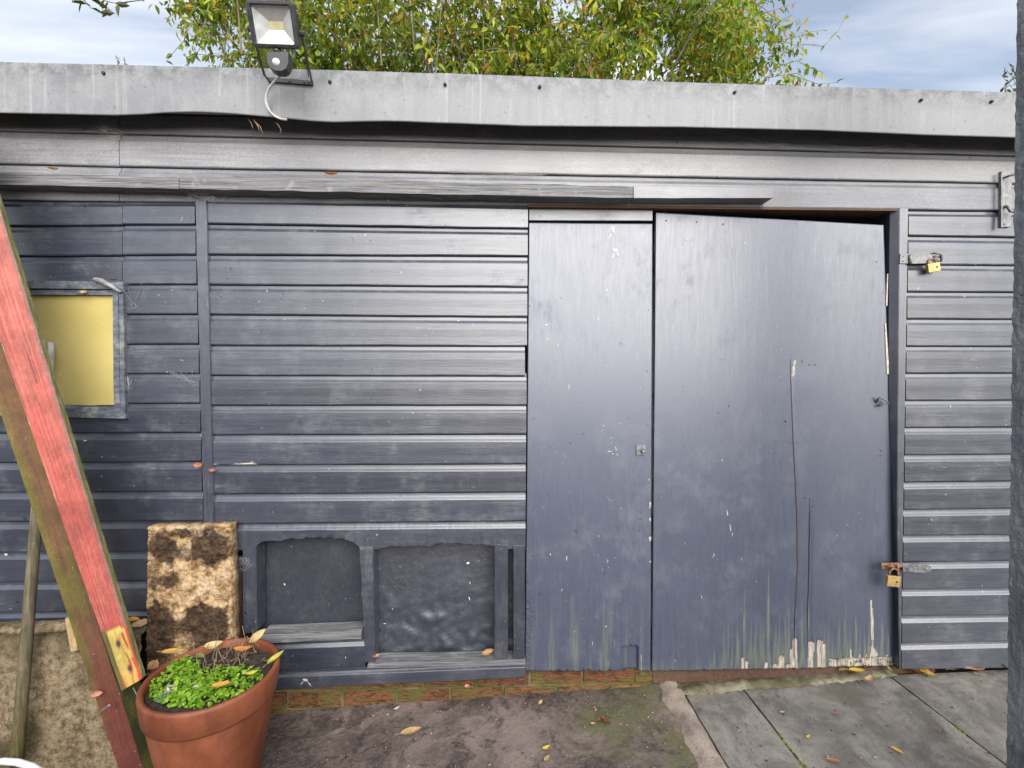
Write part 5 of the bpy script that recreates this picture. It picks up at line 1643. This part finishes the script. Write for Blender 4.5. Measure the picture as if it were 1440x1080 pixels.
# twigs with drooping leaves
mt, ml = MB(), MB()
def inside(x, z):
    u = (x - left_e) / (right_e - left_e)
    hz = z - zroof
    # ragged silhouette: narrower towards the roof line on the left, full on the right
    l = left_e + interp([(-0.6, 0.45), (0.0, 0.36), (0.25, 0.16), (0.55, -0.05), (3, 0.8)], hz) + 0.30 * nz(hz * 2.1, 5)
    r = right_e - interp([(-0.6, -0.12), (0.0, -0.10), (0.3, 0.02), (0.6, 0.22), (3, 1.4)], hz) + 0.20 * nz(hz * 2.6, 15)
    return l < x < r
nt = 0
while nt < 6400:
    hz = rnd.uniform(-0.45, 1.05) if rnd.random() < 0.72 else rnd.uniform(1.0, 2.9)
    x = rnd.uniform(left_e - .3, right_e + .3)
    y = TY + rnd.gauss(0, 0.55)
    z = zroof + hz
    kd = (TY + DIST) / (y + DIST)
    if not inside(x * kd, EYE + (z - EYE) * kd): continue
    if nz(x * 1.7, y * 1.4, z * 1.9) < -0.22 + 0.12 * rnd.random(): continue
    nt += 1
    d = Vector((rnd.uniform(-1, 1), rnd.uniform(-.8, .8), rnd.uniform(-0.9, 0.8))).normalized()
    p = Vector((x, y, z))
    L_ = rnd.uniform(0.18, 0.42)
    pts = [p, p + d * L_ * .5, p + d * L_ + Vector((0, 0, -0.06))]
    if rnd.random() < 0.3: mt.tube(pts, [0.0035, 0.0028, 0.0015], 4, False)
    nl = rnd.randint(6, 10)
    for k in range(nl):
        t = (k + rnd.random()) / nl
        q = pts[0].lerp(pts[2], t)
        dl = (Vector((rnd.uniform(-1, 1), rnd.uniform(-1, 1), rnd.uniform(-1.5, 0.15))) + d * 0.4).normalized()
        nr = Vector((rnd.uniform(-.6, .6), rnd.uniform(-1.0, .3), rnd.uniform(0.2, 1))).normalized()
        s = rnd.uniform(0.05, 0.095)
        kc = 0.95 + 0.55 * nz(q.x * 1.6, q.y * 1.6, q.z * 1.8)
        lc = leafcol(rnd)
        leafquad(ml, q, dl, nr, s, s * rnd.uniform(.36, .52), (lc[0] * kc * (0.80 + 0.2 * kc), lc[1] * kc, lc[2] * kc))
o = ml.build('crown', M['leaf'], tree); o['kind'] = 'stuff'
# long upright shoots that show pale through the leaves
for k in range(9):
    x = rnd.uniform(left_e + .4, right_e - .1); y = TY - rnd.uniform(0.3, 1.0)
    z0 = zroof - 0.4
    b = rnd.uniform(-.25, .25)
    mt.tube([(x, y, z0), (x + b * .3, y, z0 + .5), (x + b * .5 + rnd.uniform(-.05, .05), y, z0 + 0.9), (x + b, y, z0 + 1.5)], [0.008, 0.007, 0.006, 0.003], 5, False)
o = mt.build('twigs', M['stem'], tree, smooth=True); o['kind'] = 'stuff'
# single leaves and sprigs at the edges of the crown that can be told apart
def onemesh(name, mat):
    m = MB(); leafquad(m, Vector((0, 0, 0)), Vector((1, 0, 0)), Vector((0, 0, 1)), 1, .40, (0.1, 0.14, 0.02))
    o = m.build(name, mat, local=True); d = o.data; bpy.data.objects.remove(o); return d
LONE = onemesh('leaf', M['leafobj'])
def sprig(path, y, root, nleaf, size=(0.05, 0.085), cols=None, thick=0.004, name='twig'):
    P = [W(px, py, y + i * 0.02) for i, (px, py) in enumerate(path)]
    m = MB(); m.tube(P, [lerp(thick, 0.0014, i / (len(P) - 1)) for i in range(len(P))], 5)
    m.build(name, M['stem'] if cols is None else M['bark'], root, smooth=True)
    for k in range(nleaf):
        t = (k + rnd.uniform(0.1, .9)) / nleaf * (len(P) - 1)
        i = min(len(P) - 2, int(t)); p = P[i].lerp(P[i + 1], t - i)
        dl = Vector((rnd.uniform(-1, 1), rnd.uniform(-.7, .7), rnd.uniform(-1.4, 0.2))).normalized()
        s = rnd.uniform(*size)
        o = bpy.data.objects.new('leaf', LONE); C.objects.link(o)
        o.rotation_euler = (Matrix.Rotation(rnd.uniform(-1.2, 1.2), 4, dl) @ dl.to_track_quat('X', 'Z').to_matrix().to_4x4()).to_euler()
        o.scale = (s, s * rnd.uniform(.8, 1.2), s)
        c = leafcol(rnd) if cols is None else rnd.choice(cols)
        o.color = (*c, 1)
        place(o, p, root)
for path, nl in ((((1085, 60), (1120, 52), (1138, 45), (1160, 42)), 9), (((1090, 95), (1120, 85), (1145, 98), (1158, 102)), 12), (((1070, 20), (1095, 12), (1120, 3)), 7), (((1095, 40), (1113, 33), (1125, 25)), 6),
                 (((1080, 75), (1104, 72), (1130, 62), (1158, 65), (1178, 45), (1196, 8)), 9), (((1075, 110), (1110, 104), (1150, 118), (1180, 116)), 9), (((1100, 62), (1118, 45), (1138, 22)), 4),
                 (((310, 62), (285, 40), (262, 30), (246, 40)), 13), (((330, 85), (300, 78), (275, 76), (262, 80)), 11), (((300, 20), (270, 8), (246, 2)), 12), (((270, 30), (258, 58), (240, 78), (233, 88)), 5), (((290, 50), (280, 70), (262, 95)), 7), (((330, 40), (300, 55), (282, 62)), 9)):
    sprig(path, TY - 0.7, tree, nl)
# shoot tips over the roof edge
for px in (165, 172):
    pass
tip = thing('roof_seedling', W(168, 92, 0.3), 'tiny leafy seedling poking above the roof edge at the left', 'plant')
sprig(((168, 100), (165, 84), (162, 78)), 0.3, tip, 4, (0.02, 0.03), [(0.10, 0.13, 0.04)], 0.002, 'stem')
sprig(((172, 100), (176, 86), (174, 80)), 0.3, tip, 3, (0.015, 0.025), [(0.10, 0.13, 0.04)], 0.002, 'stem')
# nearer spray hanging in at the top left
sp1 = thing('overhanging_branch', W(130, -40, 0.9), 'dark leafy branch hanging into the top left of the sky', 'branch')
DK = [(0.05, 0.075, 0.02), (0.07, 0.09, 0.025), (0.10, 0.09, 0.03)]
sprig(((60, -45), (100, -18), (130, -6), (150, 2), (170, 6)), 0.9, sp1, 12, (0.06, 0.085), DK, 0.006, 'twig')
sprig(((100, -20), (118, 0), (128, 12)), 0.9, sp1, 7, (0.06, 0.085), DK, 0.004, 'twig')
sprig(((170, 4), (200, 0), (240, -6)), 0.9, sp1, 3, (0.04, 0.055), DK, 0.003, 'twig')
sprig(((130, -6), (150, 10), (162, 20)), 0.9, sp1, 5, (0.06, 0.08), DK, 0.003, 'twig')
# far shrub at the right edge
sh = thing('distant_shrub', W(1425, 140, 2.6), 'feathery shrub tip showing beside the pillar above the fascia', 'shrub')
for path in (((1440, 150), (1425, 110), (1412, 95)), ((1440, 140), (1424, 125), (1408, 105)), ((1438, 130), (1426, 100), (1418, 88)), ((1440, 150), (1420, 128), (1410, 122))):
    sprig(path, 2.6, sh, 9, (0.04, 0.07), [(0.07, 0.09, 0.03), (0.12, 0.12, 0.05), (0.16, 0.10, 0.05)], 0.003, 'twig')
